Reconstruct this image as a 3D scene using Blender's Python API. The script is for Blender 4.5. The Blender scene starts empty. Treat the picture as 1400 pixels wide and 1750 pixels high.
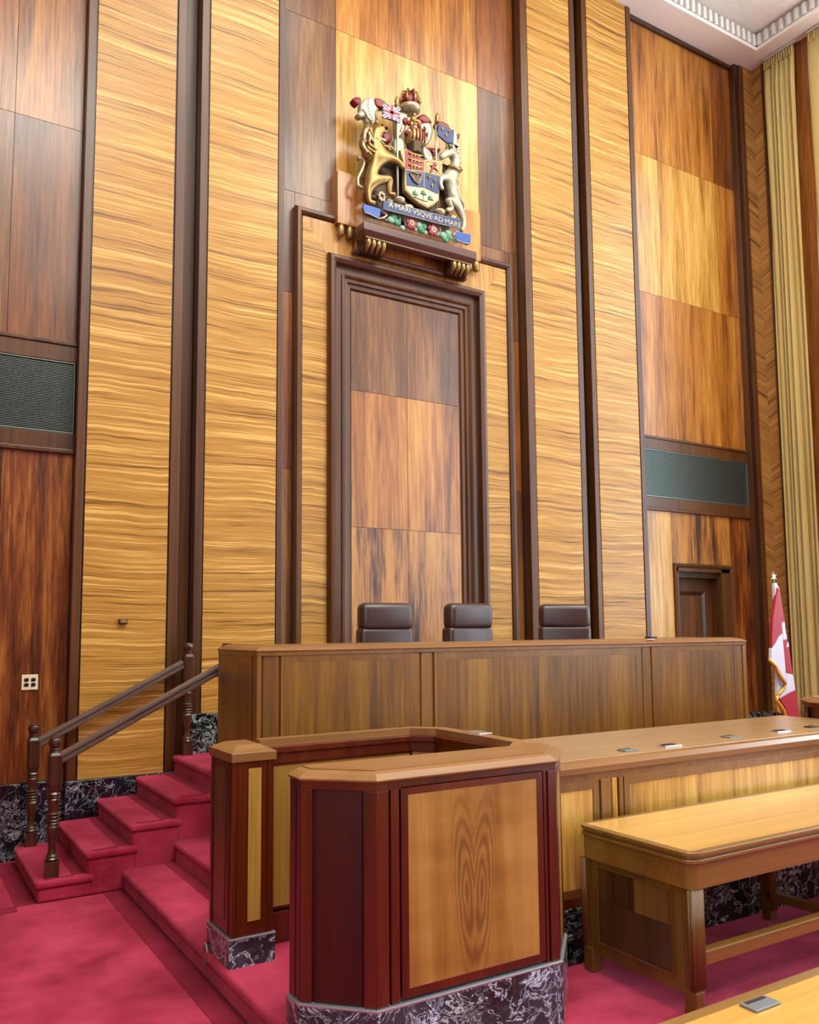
import bpy, bmesh, math, random
from mathutils import Vector, Matrix, noise
random.seed(7)
R = math.radians
scn = bpy.context.scene
col = scn.collection

# ------------------------------------------------------------------ camera
cd = bpy.data.cameras.new('camera'); cam = bpy.data.objects.new('camera', cd); col.objects.link(cam)
cd.sensor_fit = 'HORIZONTAL'; cd.sensor_width = 36.0; cd.lens = 36.0*1450.194/1400.0
cd.shift_y = 65.32/1400.0; cd.clip_start = 0.05; cd.clip_end = 200
cam.matrix_world = Matrix(((0.85273383, -0.04248405, -0.52061513, 0.0),
                           (-0.52228206, -0.08490248, -0.84853581, 0.0),
                           (-0.00815228, 0.99548314, -0.09458788, 1.8),
                           (0, 0, 0, 1)))
scn.camera = cam

# ------------------------------------------------------------------ world, lights, exposure
scn.view_settings.view_transform = 'Standard'; scn.view_settings.look = 'None'
scn.view_settings.gamma = 1.0; scn.view_settings.use_curve_mapping = False
scn.view_settings.exposure = -0.26
scn.cycles.use_denoising = True
scn.cycles.max_bounces = 8; scn.cycles.diffuse_bounces = 2; scn.cycles.glossy_bounces = 3
scn.cycles.transparent_max_bounces = 6; scn.cycles.caustics_reflective = False; scn.cycles.caustics_refractive = False
scn.cycles.sample_clamp_indirect = 4.0
w = bpy.data.worlds.new('daylight'); scn.world = w; w.use_nodes = True
wb = w.node_tree.nodes['Background']; wb.inputs[0].default_value = (0.70, 0.86, 1.0, 1); wb.inputs[1].default_value = 7.0

def area(name, loc, direction, sx, sy, power, color):
    l = bpy.data.lights.new(name, 'AREA'); l.shape = 'RECTANGLE'; l.size = sx; l.size_y = sy
    l.energy = power; l.color = color
    o = bpy.data.objects.new(name, l); col.objects.link(o); o.location = loc
    o.rotation_euler = Vector(direction).to_track_quat('-Z', 'Y').to_euler(); return o
# daylight entering by the tall windows of the right wall, and by those farther back in the left wall
for i, (wy, pw) in enumerate(((4.85, 260), (-0.6, 450), (-6.0, 420))):
    area('window_daylight', (11.35, wy, 5.8), (-1, 0, 0.08), 3.0, 8.0, pw, (0.88, 0.98, 1.0))
for i, wy in enumerate((-0.6, -6.0)):
    area('window_daylight', (-1.95, wy, 5.8), (1, 0, 0.08), 3.0, 8.0, 70, (0.88, 0.98, 1.0))
# luminous ceiling fittings over the well of the room
for i, (lx, ly, pw) in enumerate(((3.4, 4.0, 200), (7.3, 4.0, 150), (1.6, 0.9, 560), (6.6, 0.9, 440), (4.0, -5.0, 420))):
    area('ceiling_lamp', (lx, ly, 10.3), (0, 0, -1), 2.6, 2.6, pw, (0.98, 1.0, 0.90))
# added fill lights with no fitting behind them, to whiten the plaster ceiling
area('added_ceiling_fill', (10.45, 2.6, 9.2), (-0.8, 0, 1), 6.0, 0.4, 170, (0.97, 1.0, 0.97))
area('added_ceiling_fill', (-1.0, 1.5, 9.2), (0.8, 0, 1), 0.4, 6.0, 120, (0.97, 1.0, 0.97))

# ------------------------------------------------------------------ materials
def srgb(h):
    h = h.lstrip('#'); c = [int(h[i:i+2], 16)/255 for i in (0, 2, 4)]
    return tuple(((x/12.92) if x <= 0.04045 else ((x+0.055)/1.055)**2.4) for x in c)+(1,)
class NT:
    def __init__(s, name):
        s.m = bpy.data.materials.new(name); s.m.use_nodes = True; s.t = s.m.node_tree
        s.b = s.t.nodes['Principled BSDF']
    def n(s, typ, **kw):
        x = s.t.nodes.new('ShaderNode'+typ)
        for k, v in kw.items(): setattr(x, k, v)
        return x
    def l(s, a, b): s.t.links.new(a, b)
    def val(s, sock, v):
        if hasattr(v, 'node'): s.l(v, sock)
        else: sock.default_value = v
    def math(s, op, a, b=0.0, c=0.0):
        x = s.n('Math', operation=op); s.val(x.inputs[0], a); s.val(x.inputs[1], b); s.val(x.inputs[2], c); return x.outputs[0]
    def coord(s, scale=(1, 1, 1), rot=(0, 0, 0), rnd=13.0):
        tc = s.n('TexCoord'); oi = s.n('ObjectInfo')
        cx = s.n('CombineXYZ')
        for i, k in enumerate((1.0, 0.37, 0.73)): s.l(s.math('MULTIPLY', oi.outputs['Random'], rnd*k), cx.inputs[i])
        mp = s.n('Mapping'); mp.inputs['Scale'].default_value = scale; mp.inputs['Rotation'].default_value = rot
        s.l(tc.outputs['Object'], mp.inputs['Vector'])
        ad = s.n('VectorMath', operation='ADD'); s.l(mp.outputs[0], ad.inputs[0]); s.l(cx.outputs[0], ad.inputs[1])
        return ad.outputs[0], oi.outputs['Random']
    def noise(s, vec, scale, detail=4, rough=0.55, dist=0.0):
        x = s.n('TexNoise'); s.l(vec, x.inputs['Vector']); x.inputs['Scale'].default_value = scale
        x.inputs['Detail'].default_value = detail; x.inputs['Roughness'].default_value = rough
        x.inputs['Distortion'].default_value = dist; return x.outputs['Fac']
    def ramp(s, fac, stops, interp='LINEAR'):
        x = s.n('ValToRGB'); s.l(fac, x.inputs[0]); r = x.color_ramp; r.interpolation = interp
        while len(r.elements) < len(stops): r.elements.new(0.5)
        for e, (p, c) in zip(r.elements, stops): e.position = p; e.color = c
        return x.outputs[0]
    def mix(s, fac, a, b, mode='MIX'):
        x = s.n('MixRGB', blend_type=mode); s.val(x.inputs[0], fac); s.val(x.inputs[1], a); s.val(x.inputs[2], b); return x.outputs[0]
    def bump(s, h, strength=0.1, dist=0.01):
        x = s.n('Bump'); x.inputs['Strength'].default_value = strength; x.inputs['Distance'].default_value = dist
        s.l(h, x.inputs['Height']); s.l(x.outputs[0], s.b.inputs['Normal'])
    def fin(s, colr, rough=0.4, coat=0.0, metal=0.0, spec=0.5):
        s.val(s.b.inputs['Base Color'], colr); s.val(s.b.inputs['Roughness'], rough)
        s.b.inputs['Coat Weight'].default_value = coat; s.b.inputs['Coat Roughness'].default_value = 0.22
        s.b.inputs['Metallic'].default_value = metal; s.b.inputs['Specular IOR Level'].default_value = spec
        return s.m
MATS = {}
AX = {'X': (0, 1, 1), 'Y': (1, 0, 1), 'Z': (1, 1, 0)}
def wood(name, dark, mid, light, axis='Z', fine=60, broad=5, rough=0.38, coat=0.25, along=0.5, vary=0.18, contrast=0.5, rot=(0, 0, 0), mott=0.35):
    """veneer or solid wood with grain running along one axis"""
    t = NT(name)
    sc = tuple(1.0 if a else 0.045*along for a in AX[axis])
    v, rnd = t.coord(sc, rot)
    g1 = t.noise(v, broad, 3, 0.6, 0.6)
    g2 = t.noise(v, fine, 3, 0.65, 0.3)
    sc2 = tuple(1.0 if a else 0.25 for a in AX[axis])
    v2, _ = t.coord(sc2, rot, 7.0)
    g3 = t.noise(v2, 2.2, 2, 0.5)
    f = t.math('ADD', t.math('MULTIPLY', g1, 1.0-0.45), t.math('MULTIPLY', g2, 0.45))
    f = t.math('ADD', f, t.math('MULTIPLY', t.math('SUBTRACT', g3, 0.5), mott))
    a = 0.5-contrast*0.36; b = 0.5+contrast*0.36
    c = t.ramp(f, [(a, srgb(dark)), (0.5, srgb(mid)), (b, srgb(light))])
    br = t.math('ADD', t.math('MULTIPLY', rnd, vary), 1.0-vary*0.5)
    hsv = t.n('HueSaturation'); t.l(c, hsv.inputs['Color']); t.l(br, hsv.inputs['Value'])
    if axis == 'Z': t.bump(g2, 0.03, 0.002)
    MATS[name] = t.fin(hsv.outputs[0], rough, coat); return MATS[name]
def zebra(name, line, base, light, tilt=0.0, rough=0.36, freq=29, axis='XZ'):
    """cross banded veneer with thin wavy figure running across the panel"""
    t = NT(name)
    tc = t.n('TexCoord'); sp = t.n('SeparateXYZ'); t.l(tc.outputs['Object'], sp.inputs[0])
    oi = t.n('ObjectInfo')
    hx = sp.outputs['X'] if axis == 'XZ' else sp.outputs['Y']
    vv = sp.outputs['Z']
    if axis == 'VX': vv = sp.outputs['X']; hx = sp.outputs['Z']
    mp = t.n('CombineXYZ'); t.l(t.math('MULTIPLY', hx, 0.9), mp.inputs[0]); t.l(t.math('MULTIPLY', oi.outputs['Random'], 9.0), mp.inputs[1]); t.l(t.math('MULTIPLY', vv, 0.55), mp.inputs[2])
    warp = t.noise(mp.outputs[0], 2.0, 2, 0.5)
    z2 = t.math('ADD', vv, t.math('MULTIPLY', t.math('SUBTRACT', warp, 0.5), 0.08))
    z2 = t.math('ADD', z2, t.math('MULTIPLY', hx, tilt))
    cv = t.n('CombineXYZ'); t.l(t.math('MULTIPLY', hx, 0.014), cv.inputs[0]); t.l(t.math('MULTIPLY', oi.outputs['Random'], 5.0), cv.inputs[1]); t.l(z2, cv.inputs[2])
    g = t.noise(cv.outputs[0], freq, 2, 0.6, 0.0)
    g2 = t.noise(cv.outputs[0], freq*3.0, 3, 0.65, 0.0)
    f = t.math('ADD', t.math('MULTIPLY', g, 0.45), t.math('MULTIPLY', g2, 0.55))
    c = t.ramp(f, [(0.38, srgb(line)), (0.465, srgb(base)), (0.53, srgb(base)), (0.60, srgb(light))])
    t.bump(g2, 0.03, 0.002)
    MATS[name] = t.fin(c, rough, 0.08, 0.0, 0.35); return MATS[name]
def marble(name, base, tint, vein, amt=1.0, rough=0.16):
    t = NT(name)
    v, _ = t.coord((1, 1, 1.25), (0.35, 0.2, 0.5), 5.0)
    w1 = t.n('TexNoise'); t.l(v, w1.inputs['Vector']); w1.inputs['Scale'].default_value = 3.0; w1.inputs['Detail'].default_value = 4
    vm = t.n('VectorMath', operation='MULTIPLY_ADD'); t.l(w1.outputs['Color'], vm.inputs[0]); vm.inputs[1].default_value = (0.55, 0.55, 0.55); t.l(v, vm.inputs[2])
    def vein_at(sc, wd):
        n = t.noise(vm.outputs[0], sc, 5, 0.6, 0.4)
        d = t.math('ABSOLUTE', t.math('SUBTRACT', n, 0.5))
        mr = t.n('MapRange'); t.l(d, mr.inputs[0]); mr.inputs[1].default_value = 0.0; mr.inputs[2].default_value = wd; mr.inputs[3].default_value = 1.0; mr.inputs[4].default_value = 0.0
        return mr.outputs[0]
    a = vein_at(5.0, 0.014); b = vein_at(13.0, 0.035)
    gate = t.noise(v, 4.0, 2, 0.5)
    gt = t.ramp(gate, [(0.42, (0.06, 0.06, 0.06, 1)), (0.62, (1, 1, 1, 1))])
    b2 = t.math('MULTIPLY', b, gt)
    f = t.math('MINIMUM', t.math('MULTIPLY', t.math('ADD', a, t.math('MULTIPLY', b2, 0.75)), amt), 1.0)
    cl = t.ramp(t.noise(v, 2.4, 3, 0.6), [(0.35, srgb(base)), (0.65, srgb(tint))])
    vc = t.ramp(t.noise(v, 3.1, 2, 0.5), [(0.5, srgb(vein)), (0.8, srgb('#b8a78c'))])
    MATS[name] = t.fin(t.mix(f, cl, vc), rough, 0.0); return MATS[name]
def plain(name, c, rough=0.5, metal=0.0, coat=0.0, nz=0.06, scale=30):
    t = NT(name); v, _ = t.coord()
    g = t.noise(v, scale, 3)
    hs = t.n('HueSaturation'); hs.inputs['Color'].default_value = srgb(c)
    t.l(t.math('ADD', t.math('MULTIPLY', g, nz*2), 1.0-nz), hs.inputs['Value'])
    MATS[name] = t.fin(hs.outputs[0], rough, coat, metal); return MATS[name]
def carpet(name, c1, c2):
    t = NT(name); v, _ = t.coord((1, 1, 1), (0, 0, 0), 0.0)
    g = t.noise(v, 2.6, 5, 0.62); f = t.noise(v, 420, 2, 0.7)
    m = t.math('ADD', t.math('MULTIPLY', g, 0.75), t.math('MULTIPLY', f, 0.25))
    c = t.ramp(m, [(0.36, srgb(c1)), (0.62, srgb(c2))])
    t.bump(f, 0.5, 0.004)
    t.b.inputs['Sheen Weight'].default_value = 0.45; t.b.inputs['Sheen Roughness'].default_value = 0.35
    t.b.inputs['Sheen Tint'].default_value = srgb('#ff8fa6')
    MATS[name] = t.fin(c, 0.95, 0.0, 0.0, 0.15); return MATS[name]

zebra('zebra_wood', '#6e4516', '#b58238', '#dcae5e', 0.0)
zebra('zebra_wood_narrow', '#6f4718', '#b28037', '#d6a856', 0.0)
zebra('zebra_wood_upright', '#8a5d2c', '#b98644', '#cd9f5c', 0.0, axis='VX')
zebra('herring_left', '#4a2a10', '#9c6a34', '#b58243', 0.34, freq=19)
zebra('herring_right', '#4a2a10', '#9c6a34', '#b58243', 0.40, freq=19, axis='YZ')
wood('panel_red', '#4c2308', '#7d4416', '#9e6128', fine=40, broad=4, contrast=0.42, vary=0.16, rough=0.33, along=1.2)
wood('panel_brown', '#42240b', '#6c3f18', '#8f622f', fine=40, broad=5, contrast=0.42, vary=0.16, rough=0.33, along=1.2)
wood('panel_orange', '#613006', '#a36422', '#c48a3b', fine=40, broad=6, contrast=0.42, vary=0.1, rough=0.33, along=1.2)
wood('panel_gold', '#8a5a1c', '#c28c3c', '#e2b564', fine=36, broad=5, contrast=0.42, vary=0.1, rough=0.3, along=1.2)
wood('panel_streaked', '#3f1d06', '#a0662a', '#bd8438', fine=45, broad=7, contrast=0.34, vary=0.06, rough=0.33, along=1.6)
wood('panel_deepred', '#260b03', '#743812', '#a86a2a', fine=45, broad=7, contrast=0.4, vary=0.06, rough=0.33, along=1.6)
wood('trim_dark', '#301a08', '#532e10', '#6b4119', fine=70, broad=8, contrast=0.6, vary=0.12, rough=0.36, coat=0.05)
wood('trim_side', '#220f04', '#371b09', '#48280f', fine=70, broad=8, contrast=0.6, vary=0.1, rough=0.34, coat=0.15)
wood('bench_wood', '#412504', '#724808', '#8f6412', along=1.0, fine=38, broad=7, contrast=0.5, vary=0.12, rough=0.36)
wood('bench_frame', '#5c380a', '#774c12', '#8c5e1e', fine=80, broad=8, contrast=0.6, vary=0.1, rough=0.36)
wood('cap_wood', '#643f1e', '#8c6036', '#a87a4c', 'X', fine=22, broad=5, contrast=1.0, vary=0.05, rough=0.3, coat=0.0)
wood('mahogany', '#360e02', '#521a04', '#6a290b', fine=80, broad=9, contrast=0.6, vary=0.1, rough=0.3, coat=0.3)
wood('mahogany_dark', '#260301', '#380602', '#470d04', fine=80, broad=9, contrast=0.7, vary=0.05, rough=0.42, coat=0.0)
wood('inlay_light', '#7c531b', '#9f7630', '#b88d45', fine=60, broad=6, contrast=0.5, vary=0.1, rough=0.35)
wood('inlay_brown', '#4d2c10', '#6f441d', '#855728', fine=60, broad=6, contrast=0.75, vary=0.1, rough=0.35)
wood('desk_panel', '#8a5e1e', '#c28e38', '#dfb25c', fine=45, broad=7, along=1.2, contrast=0.42, vary=0.08, rough=0.35)
wood('desk_top', '#86603a', '#9f784a', '#b58d5c', 'X', fine=24, broad=5, contrast=0.7, vary=0.04, rough=0.3, coat=0.4)
wood('table_top', '#a87530', '#c79344', '#dbac5e', 'X', fine=26, broad=3, contrast=0.7, vary=0.04, rough=0.26, coat=0.5)
wood('table_wood', '#43270b', '#684413', '#7f5820', fine=70, broad=7, contrast=0.8, vary=0.08, rough=0.34)
wood('table_wood_x', '#5a3a14', '#7e5822', '#94702f', 'X', fine=70, broad=7, contrast=0.8, vary=0.08, rough=0.34)
wood('rail_metalwood', '#4a3a34', '#66544b', '#7d6a60', 'X', contrast=1.3, mott=0.1, fine=60, broad=6, rough=0.2, coat=1.0)
wood('newel_wood', '#2c170c', '#432718', '#573724', fine=60, broad=6, rough=0.26, coat=0.5)
wood('shelf_wood', '#46261a', '#5a3424', '#6d4430', 'X', fine=60, broad=6, rough=0.36)
wood('diag_a', '#2c1806', '#46290c', '#573716', fine=50, broad=6, rough=0.34)
wood('diag_b', '#4b2f0f', '#6c4a1c', '#7f5c2a', fine=50, broad=6, rot=(R(38), 0, 0), rough=0.34)
marble('marble_dark', '#0a0b12', '#1c1c2c', '#b4bccc', 0.9)
marble('marble_green', '#07090a', '#12201c', '#b8c0b8', 0.9)
marble('marble_purple', '#1f2026', '#464c58', '#cfe0f2', 1.2)
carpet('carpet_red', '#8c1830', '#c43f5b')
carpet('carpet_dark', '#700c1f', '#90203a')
plain('plaster', '#f0ebe4', 0.8, nz=0.03); plain('plaster_rough', '#e6e2da', 0.9, nz=0.16, scale=9)
plain('gold', '#a08350', 0.36, 0.7, nz=0.35, scale=14); plain('silver_gilt', '#b5a887', 0.36, 0.45, nz=0.25, scale=14)
plain('white_enamel', '#b4ae96', 0.36, 0.3, nz=0.12, scale=20); plain('red_enamel', '#7a1218', 0.32, 0.1, nz=0.12)
plain('blue_enamel', '#1f3568', 0.4, nz=0.12); plain('blue_light', '#2f529c', 0.4, nz=0.1); plain('green_enamel', '#3f7f5a', 0.4, nz=0.25)
plain('leaf_pale', '#7fa58d', 0.42, nz=0.25); plain('red_bright', '#96242c', 0.4, nz=0.1); plain('white_paint', '#e6e6e8', 0.45)
plain('navy_paint', '#25386e', 0.45); plain('shield_gold', '#a8935f', 0.38, 0.25, nz=0.12); plain('dark_bronze', '#4a3520', 0.4, 0.5, nz=0.3, scale=16)
plain('grille_dark', '#1b201d', 0.6); plain('grille_slat', '#79857e', 0.35, 0.6); plain('leather', '#3d2825', 0.34, nz=0.2, scale=60, coat=0.15)
plain('black_plastic', '#121112', 0.4); plain('steel', '#a9adb3', 0.3, 0.6); plain('port_grey', '#7f8183', 0.38, 0.5); plain('bright_steel', '#e6e8ee', 0.2, 0.9)
plain('cream_plastic', '#e8dfb6', 0.4); plain('flag_red', '#a01426', 0.6, nz=0.1, scale=6); plain('flag_white', '#cfcdd8', 0.6, nz=0.04); plain('fringe', '#d8a93a', 0.5, 0.3, nz=0.3, scale=80)
plain('plastic_frame', '#c7c3b4', 0.5)
def figured():
    """book matched crotch veneer: long oval rings mirrored about the centre line"""
    t = NT('crotch_veneer'); tc = t.n('TexCoord'); sp = t.n('SeparateXYZ'); t.l(tc.outputs['Object'], sp.inputs[0])
    u = t.math('ABSOLUTE', t.math('SUBTRACT', sp.outputs['X'], 0.022)); z = sp.outputs['Z']
    cv = t.n('CombineXYZ'); t.l(t.math('MULTIPLY', u, 5.0), cv.inputs[0]); t.l(t.math('MULTIPLY', z, 2.2), cv.inputs[1])
    wob = t.noise(cv.outputs[0], 1.6, 3, 0.55)
    uu = t.math('ADD', u, t.math('MULTIPLY', t.math('SUBTRACT', wob, 0.5), 0.05))
    sk = t.math('MULTIPLY', t.math('SUBTRACT', z, 0.62), 0.075)
    e1 = t.math('POWER', t.math('MULTIPLY', t.math('SUBTRACT', t.math('SUBTRACT', uu, 0.034), sk), 3.7), 2.0)
    dz = t.math('SUBTRACT', z, 0.68)
    e2 = t.math('POWER', t.math('MULTIPLY', dz, 0.62), 2.0)
    d = t.math('SQRT', t.math('ADD', e1, e2))
    vee = t.math('ADD', d, t.math('MULTIPLY', z, 0.10))
    rings = t.math('SINE', t.math('MULTIPLY', vee, 95.0))
    fall = t.n('MapRange'); t.l(d, fall.inputs[0]); fall.inputs[1].default_value = 0.16; fall.inputs[2].default_value = 0.33; fall.inputs[3].default_value = 1.0; fall.inputs[4].default_value = 0.0
    rr = t.math('MULTIPLY', t.math('MULTIPLY_ADD', rings, 0.5, 0.5), fall.outputs[0])
    v, _ = t.coord((1, 1, 0.05), rnd=0.0); g = t.noise(v, 9, 4, 0.6, 0.5)
    v2, _ = t.coord((0.3, 1, 1), rnd=0.0); g2 = t.noise(v2, 7, 4, 0.6)
    f = t.math('ADD', t.math('MULTIPLY', g, 0.6), t.math('MULTIPLY', g2, 0.4))
    base = t.ramp(f, [(0.36, srgb('#83561f')), (0.5, srgb('#9d6d2e')), (0.64, srgb('#b08040'))])
    c = t.mix(t.math('MULTIPLY', rr, 0.6), base, srgb('#54300f'))
    MATS['crotch_veneer'] = t.fin(c, 0.33, 0.3)
figured()
def glass_mat():
    t = NT('window_glass'); tr = t.n('BsdfTransparent'); gl = t.n('BsdfGlossy'); gl.inputs['Roughness'].default_value = 0.02
    mx = t.n('MixShader'); mx.inputs[0].default_value = 0.08
    t.l(tr.outputs[0], mx.inputs[1]); t.l(gl.outputs[0], mx.inputs[2])
    t.l(mx.outputs[0], t.t.nodes['Material Output'].inputs[0]); MATS['window_glass'] = t.m
glass_mat()
def curtain_mat():
    t = NT('curtain_cloth'); v, _ = t.coord((1, 1, 0.1), rnd=0.0); g = t.noise(v, 4, 2)
    c = t.ramp(g, [(0.3, srgb('#d9bd72')), (0.7, srgb('#e6cd88'))])
    t.fin(c, 0.75); tl = t.n('BsdfTranslucent'); t.l(c, tl.inputs[0]); mx = t.n('MixShader'); mx.inputs[0].default_value = 0.35
    t.l(t.b.outputs[0], mx.inputs[1]); t.l(tl.outputs[0], mx.inputs[2]); t.l(mx.outputs[0], t.t.nodes['Material Output'].inputs[0])
    MATS['curtain_cloth'] = t.m
curtain_mat()
def lamp_mat():
    t = NT('lamp_glow'); e = t.n('Emission'); e.inputs[0].default_value = (1, 0.93, 0.82, 1); e.inputs[1].default_value = 6.0
    t.l(e.outputs[0], t.t.nodes['Material Output'].inputs[0]); MATS['lamp_glow'] = t.m
lamp_mat()

# ------------------------------------------------------------------ geometry helpers
MIR = [None]      # when set, x is mirrored about the room's centre line
def B(): return bmesh.new()
def add(bm, vs, fs):
    v = [bm.verts.new(p) for p in vs]
    for f in fs:
        try: bm.faces.new([v[i] for i in f])
        except ValueError: pass
def box(bm, x0, x1, y0, y1, z0, z1):
    add(bm, [(x, y, z) for x in (x0, x1) for y in (y0, y1) for z in (z0, z1)],
        [(0, 1, 3, 2), (4, 6, 7, 5), (0, 4, 5, 1), (2, 3, 7, 6), (0, 2, 6, 4), (1, 5, 7, 3)]); return bm
def prism(bm, poly, w0, w1, axes='xy'):
    """polygon in the plane of two axes drawn out along the third"""
    def P(a, b, c): return {'xy': (a, b, c), 'xz': (a, c, b), 'yz': (c, a, b)}[axes]
    n = len(poly)
    add(bm, [P(a, b, w0) for a, b in poly]+[P(a, b, w1) for a, b in poly],
        [tuple(range(n)), tuple(range(2*n-1, n-1, -1))]+[(i, (i+1) % n, n+(i+1) % n, n+i) for i in range(n)]); return bm
def offs(path, o, closed):
    out = []; n = len(path)
    for i in range(n):
        segs = []
        for a, b in ((i-1, i), (i, i+1)):
            if not closed and (a < 0 or b >= n): continue
            p, q = path[a % n], path[b % n]; dx, dy = q[0]-p[0], q[1]-p[1]; l = math.hypot(dx, dy) or 1
            segs.append((dy/l, -dx/l))
        if len(segs) == 1: nx, ny = segs[0]
        else:
            nx, ny = segs[0][0]+segs[1][0], segs[0][1]+segs[1][1]
            k = nx*segs[0][0]+ny*segs[0][1]; nx, ny = nx/k, ny/k
        out.append((path[i][0]+nx*o, path[i][1]+ny*o))
    return out
def sweep(bm, path, prof, closed=False, axes='xy'):
    """profile of (outward offset, third coordinate) carried along a flat path with mitred corners"""
    def P(a, b, c): return {'xy': (a, b, c), 'xz': (a, c, b), 'yz': (c, a, b)}[axes]
    rows = [offs(path, o, closed) for o, _ in prof]; n = len(path); m = len(prof)
    vs = [P(rows[j][i][0], rows[j][i][1], prof[j][1]) for i in range(n) for j in range(m)]
    fs = []
    for i in range(n if closed else n-1):
        for j in range(m):
            a, b = i, (i+1) % n; fs.append((a*m+j, b*m+j, b*m+(j+1) % m, a*m+(j+1) % m))
    if not closed: fs += [tuple(range(m)), tuple((n-1)*m+j for j in range(m-1, -1, -1))]
    add(bm, vs, fs); return bm
def lathe(bm, prof, c, seg=20, squash=1.0):
    vs = []; k = len(prof)
    for i in range(seg):
        a = 2*math.pi*i/seg
        for r, z in prof: vs.append((c[0]+r*math.cos(a), c[1]+r*math.sin(a)*squash, c[2]+z))
    fs = [(i*k+j, ((i+1) % seg)*k+j, ((i+1) % seg)*k+j+1, i*k+j+1) for i in range(seg) for j in range(k-1)]
    fs += [tuple(i*k for i in range(seg)), tuple(i*k+k-1 for i in range(seg-1, -1, -1))]
    add(bm, vs, fs); return bm
def ball(bm, c, r, seg=14, rings=9):
    if not hasattr(r, '__len__'): r = (r, r, r)
    vs = [(c[0], c[1], c[2]+r[2])]
    for i in range(1, rings):
        p = math.pi*i/rings
        for j in range(seg):
            a = 2*math.pi*j/seg; vs.append((c[0]+r[0]*math.sin(p)*math.cos(a), c[1]+r[1]*math.sin(p)*math.sin(a), c[2]+r[2]*math.cos(p)))
    vs.append((c[0], c[1], c[2]-r[2])); L = len(vs)-1
    fs = [(0, 1+j, 1+(j+1) % seg) for j in range(seg)]
    for i in range(rings-2):
        for j in range(seg):
            a = 1+i*seg+j; b = 1+i*seg+(j+1) % seg; fs.append((a, a+seg, b+seg, b))
    fs += [(L, 1+(rings-2)*seg+(j+1) % seg, 1+(rings-2)*seg+j) for j in range(seg)]
    add(bm, vs, fs); return bm
def tube(bm, pts, r, seg=8):
    pts = [Vector(p) for p in pts]; n = len(pts)
    rad = r if hasattr(r, '__len__') else [r]*n
    vs = []; up = None
    for i, p in enumerate(pts):
        d = (pts[min(i+1, n-1)]-pts[max(i-1, 0)]).normalized()
        if up is None: up = Vector((0, 0, 1)) if abs(d.z) < 0.9 else Vector((0, 1, 0))
        s = d.cross(up).normalized(); up = s.cross(d).normalized()
        for k in range(seg):
            a = 2*math.pi*k/seg; vs.append(tuple(p+(s*math.cos(a)+up*math.sin(a))*rad[i]))
    fs = [(i*seg+k, i*seg+(k+1) % seg, (i+1)*seg+(k+1) % seg, (i+1)*seg+k) for i in range(n-1) for k in range(seg)]
    fs += [tuple(range(seg-1, -1, -1)), tuple((n-1)*seg+k for k in range(seg))]
    add(bm, vs, fs); return bm
def loc_of(o): 
    v = Vector((0, 0, 0))
    while o is not None: v += o.location; o = o.parent
    return v
def mesh(name, bm, mat, smooth=False, off=None):
    if MIR[0] is not None:
        for v in bm.verts: v.co.x = MIR[0]-v.co.x
    if off is not None:
        for v in bm.verts: v.co -= off
    bmesh.ops.recalc_face_normals(bm, faces=bm.faces)
    me = bpy.data.meshes.new(name); bm.to_mesh(me); bm.free()
    for mm in (mat if isinstance(mat, (list, tuple)) else [mat]): me.materials.append(MATS[mm])
    if smooth:
        for p in me.polygons: p.use_smooth = True
    return me
def obj(name, bm, mat, parent=None, bev=0.0, smooth=False, seg=2):
    off = loc_of(parent) if parent else None
    o = bpy.data.objects.new(name, mesh(name, bm, mat, smooth, off)); col.objects.link(o); o.parent = parent
    if bev:
        m = o.modifiers.new('bevel', 'BEVEL'); m.width = bev; m.segments = seg; m.limit_method = 'ANGLE'; m.angle_limit = R(35)
    return o
def bx(name, mat, parent, d, bev=0.0):
    return obj(name, box(B(), *d), mat, parent, bev)
def thing(name, label, cat, loc=(0, 0, 0), group=None):
    o = bpy.data.objects.new(name, None); col.objects.link(o); o.empty_display_size = 0.2
    x = loc[0] if MIR[0] is None else MIR[0]-loc[0]
    o.location = (x, loc[1], loc[2]); o['label'] = label; o['category'] = cat
    if group: o['group'] = group
    return o
def tag(o, label, cat, group=None):
    o['label'] = label; o['category'] = cat
    if group: o['group'] = group
    return o
def struct(name, bm, mat, label=None, bev=0.0):
    o = obj(name, bm, mat, None, bev); o['kind'] = 'structure'
    if label: o['label'] = label
    return o
def face_frame(P0, P1):
    dx, dy = P1[0]-P0[0], P1[1]-P0[1]; L = math.hypot(dx, dy); t = (dx/L, dy/L); n = (t[1], -t[0]); return L, t, n
def slab(bm, P0, P1, s0, s1, z0, z1, d0, d1):
    """box on an upright face from P0 to P1 (outside on the right hand), between depths d0 and d1"""
    L, t, n = face_frame(P0, P1)
    pts = [(P0[0]+t[0]*s+n[0]*d, P0[1]+t[1]*s+n[1]*d) for s, d in ((s0, d0), (s1, d0), (s1, d1), (s0, d1))]
    return prism(bm, pts, z0, z1)
def framed(parent, P0, P1, s0, s1, z0, z1, fw, mf, mp, fd=0.012, pd=0.004, lip=True, top=None):
    """frame of two stiles and two rails round a panel, on an upright face"""
    top = top or fw
    bm = B()
    for a, b, c, d in ((s0, s0+fw, z0, z1), (s1-fw, s1, z0, z1), (s0+fw, s1-fw, z1-top, z1), (s0+fw, s1-fw, z0, z0+fw)):
        slab(bm, P0, P1, a, b, c, d, -0.005, fd)
    if lip:
        for a, b, c, d in ((s0-0.008, s0, z0-0.008, z1+0.008), (s1, s1+0.008, z0-0.008, z1+0.008), (s0, s1, z1, z1+0.008), (s0, s1, z0-0.008, z0)):
            slab(bm, P0, P1, a, b, c, d, -0.005, fd+0.006)
    obj('panel_frame', bm, mf, parent, 0.002)
    return obj('panel', slab(B(), P0, P1, s0+fw, s1-fw, z0+fw, z1-top, -0.005, pd), mp, parent)

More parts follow.
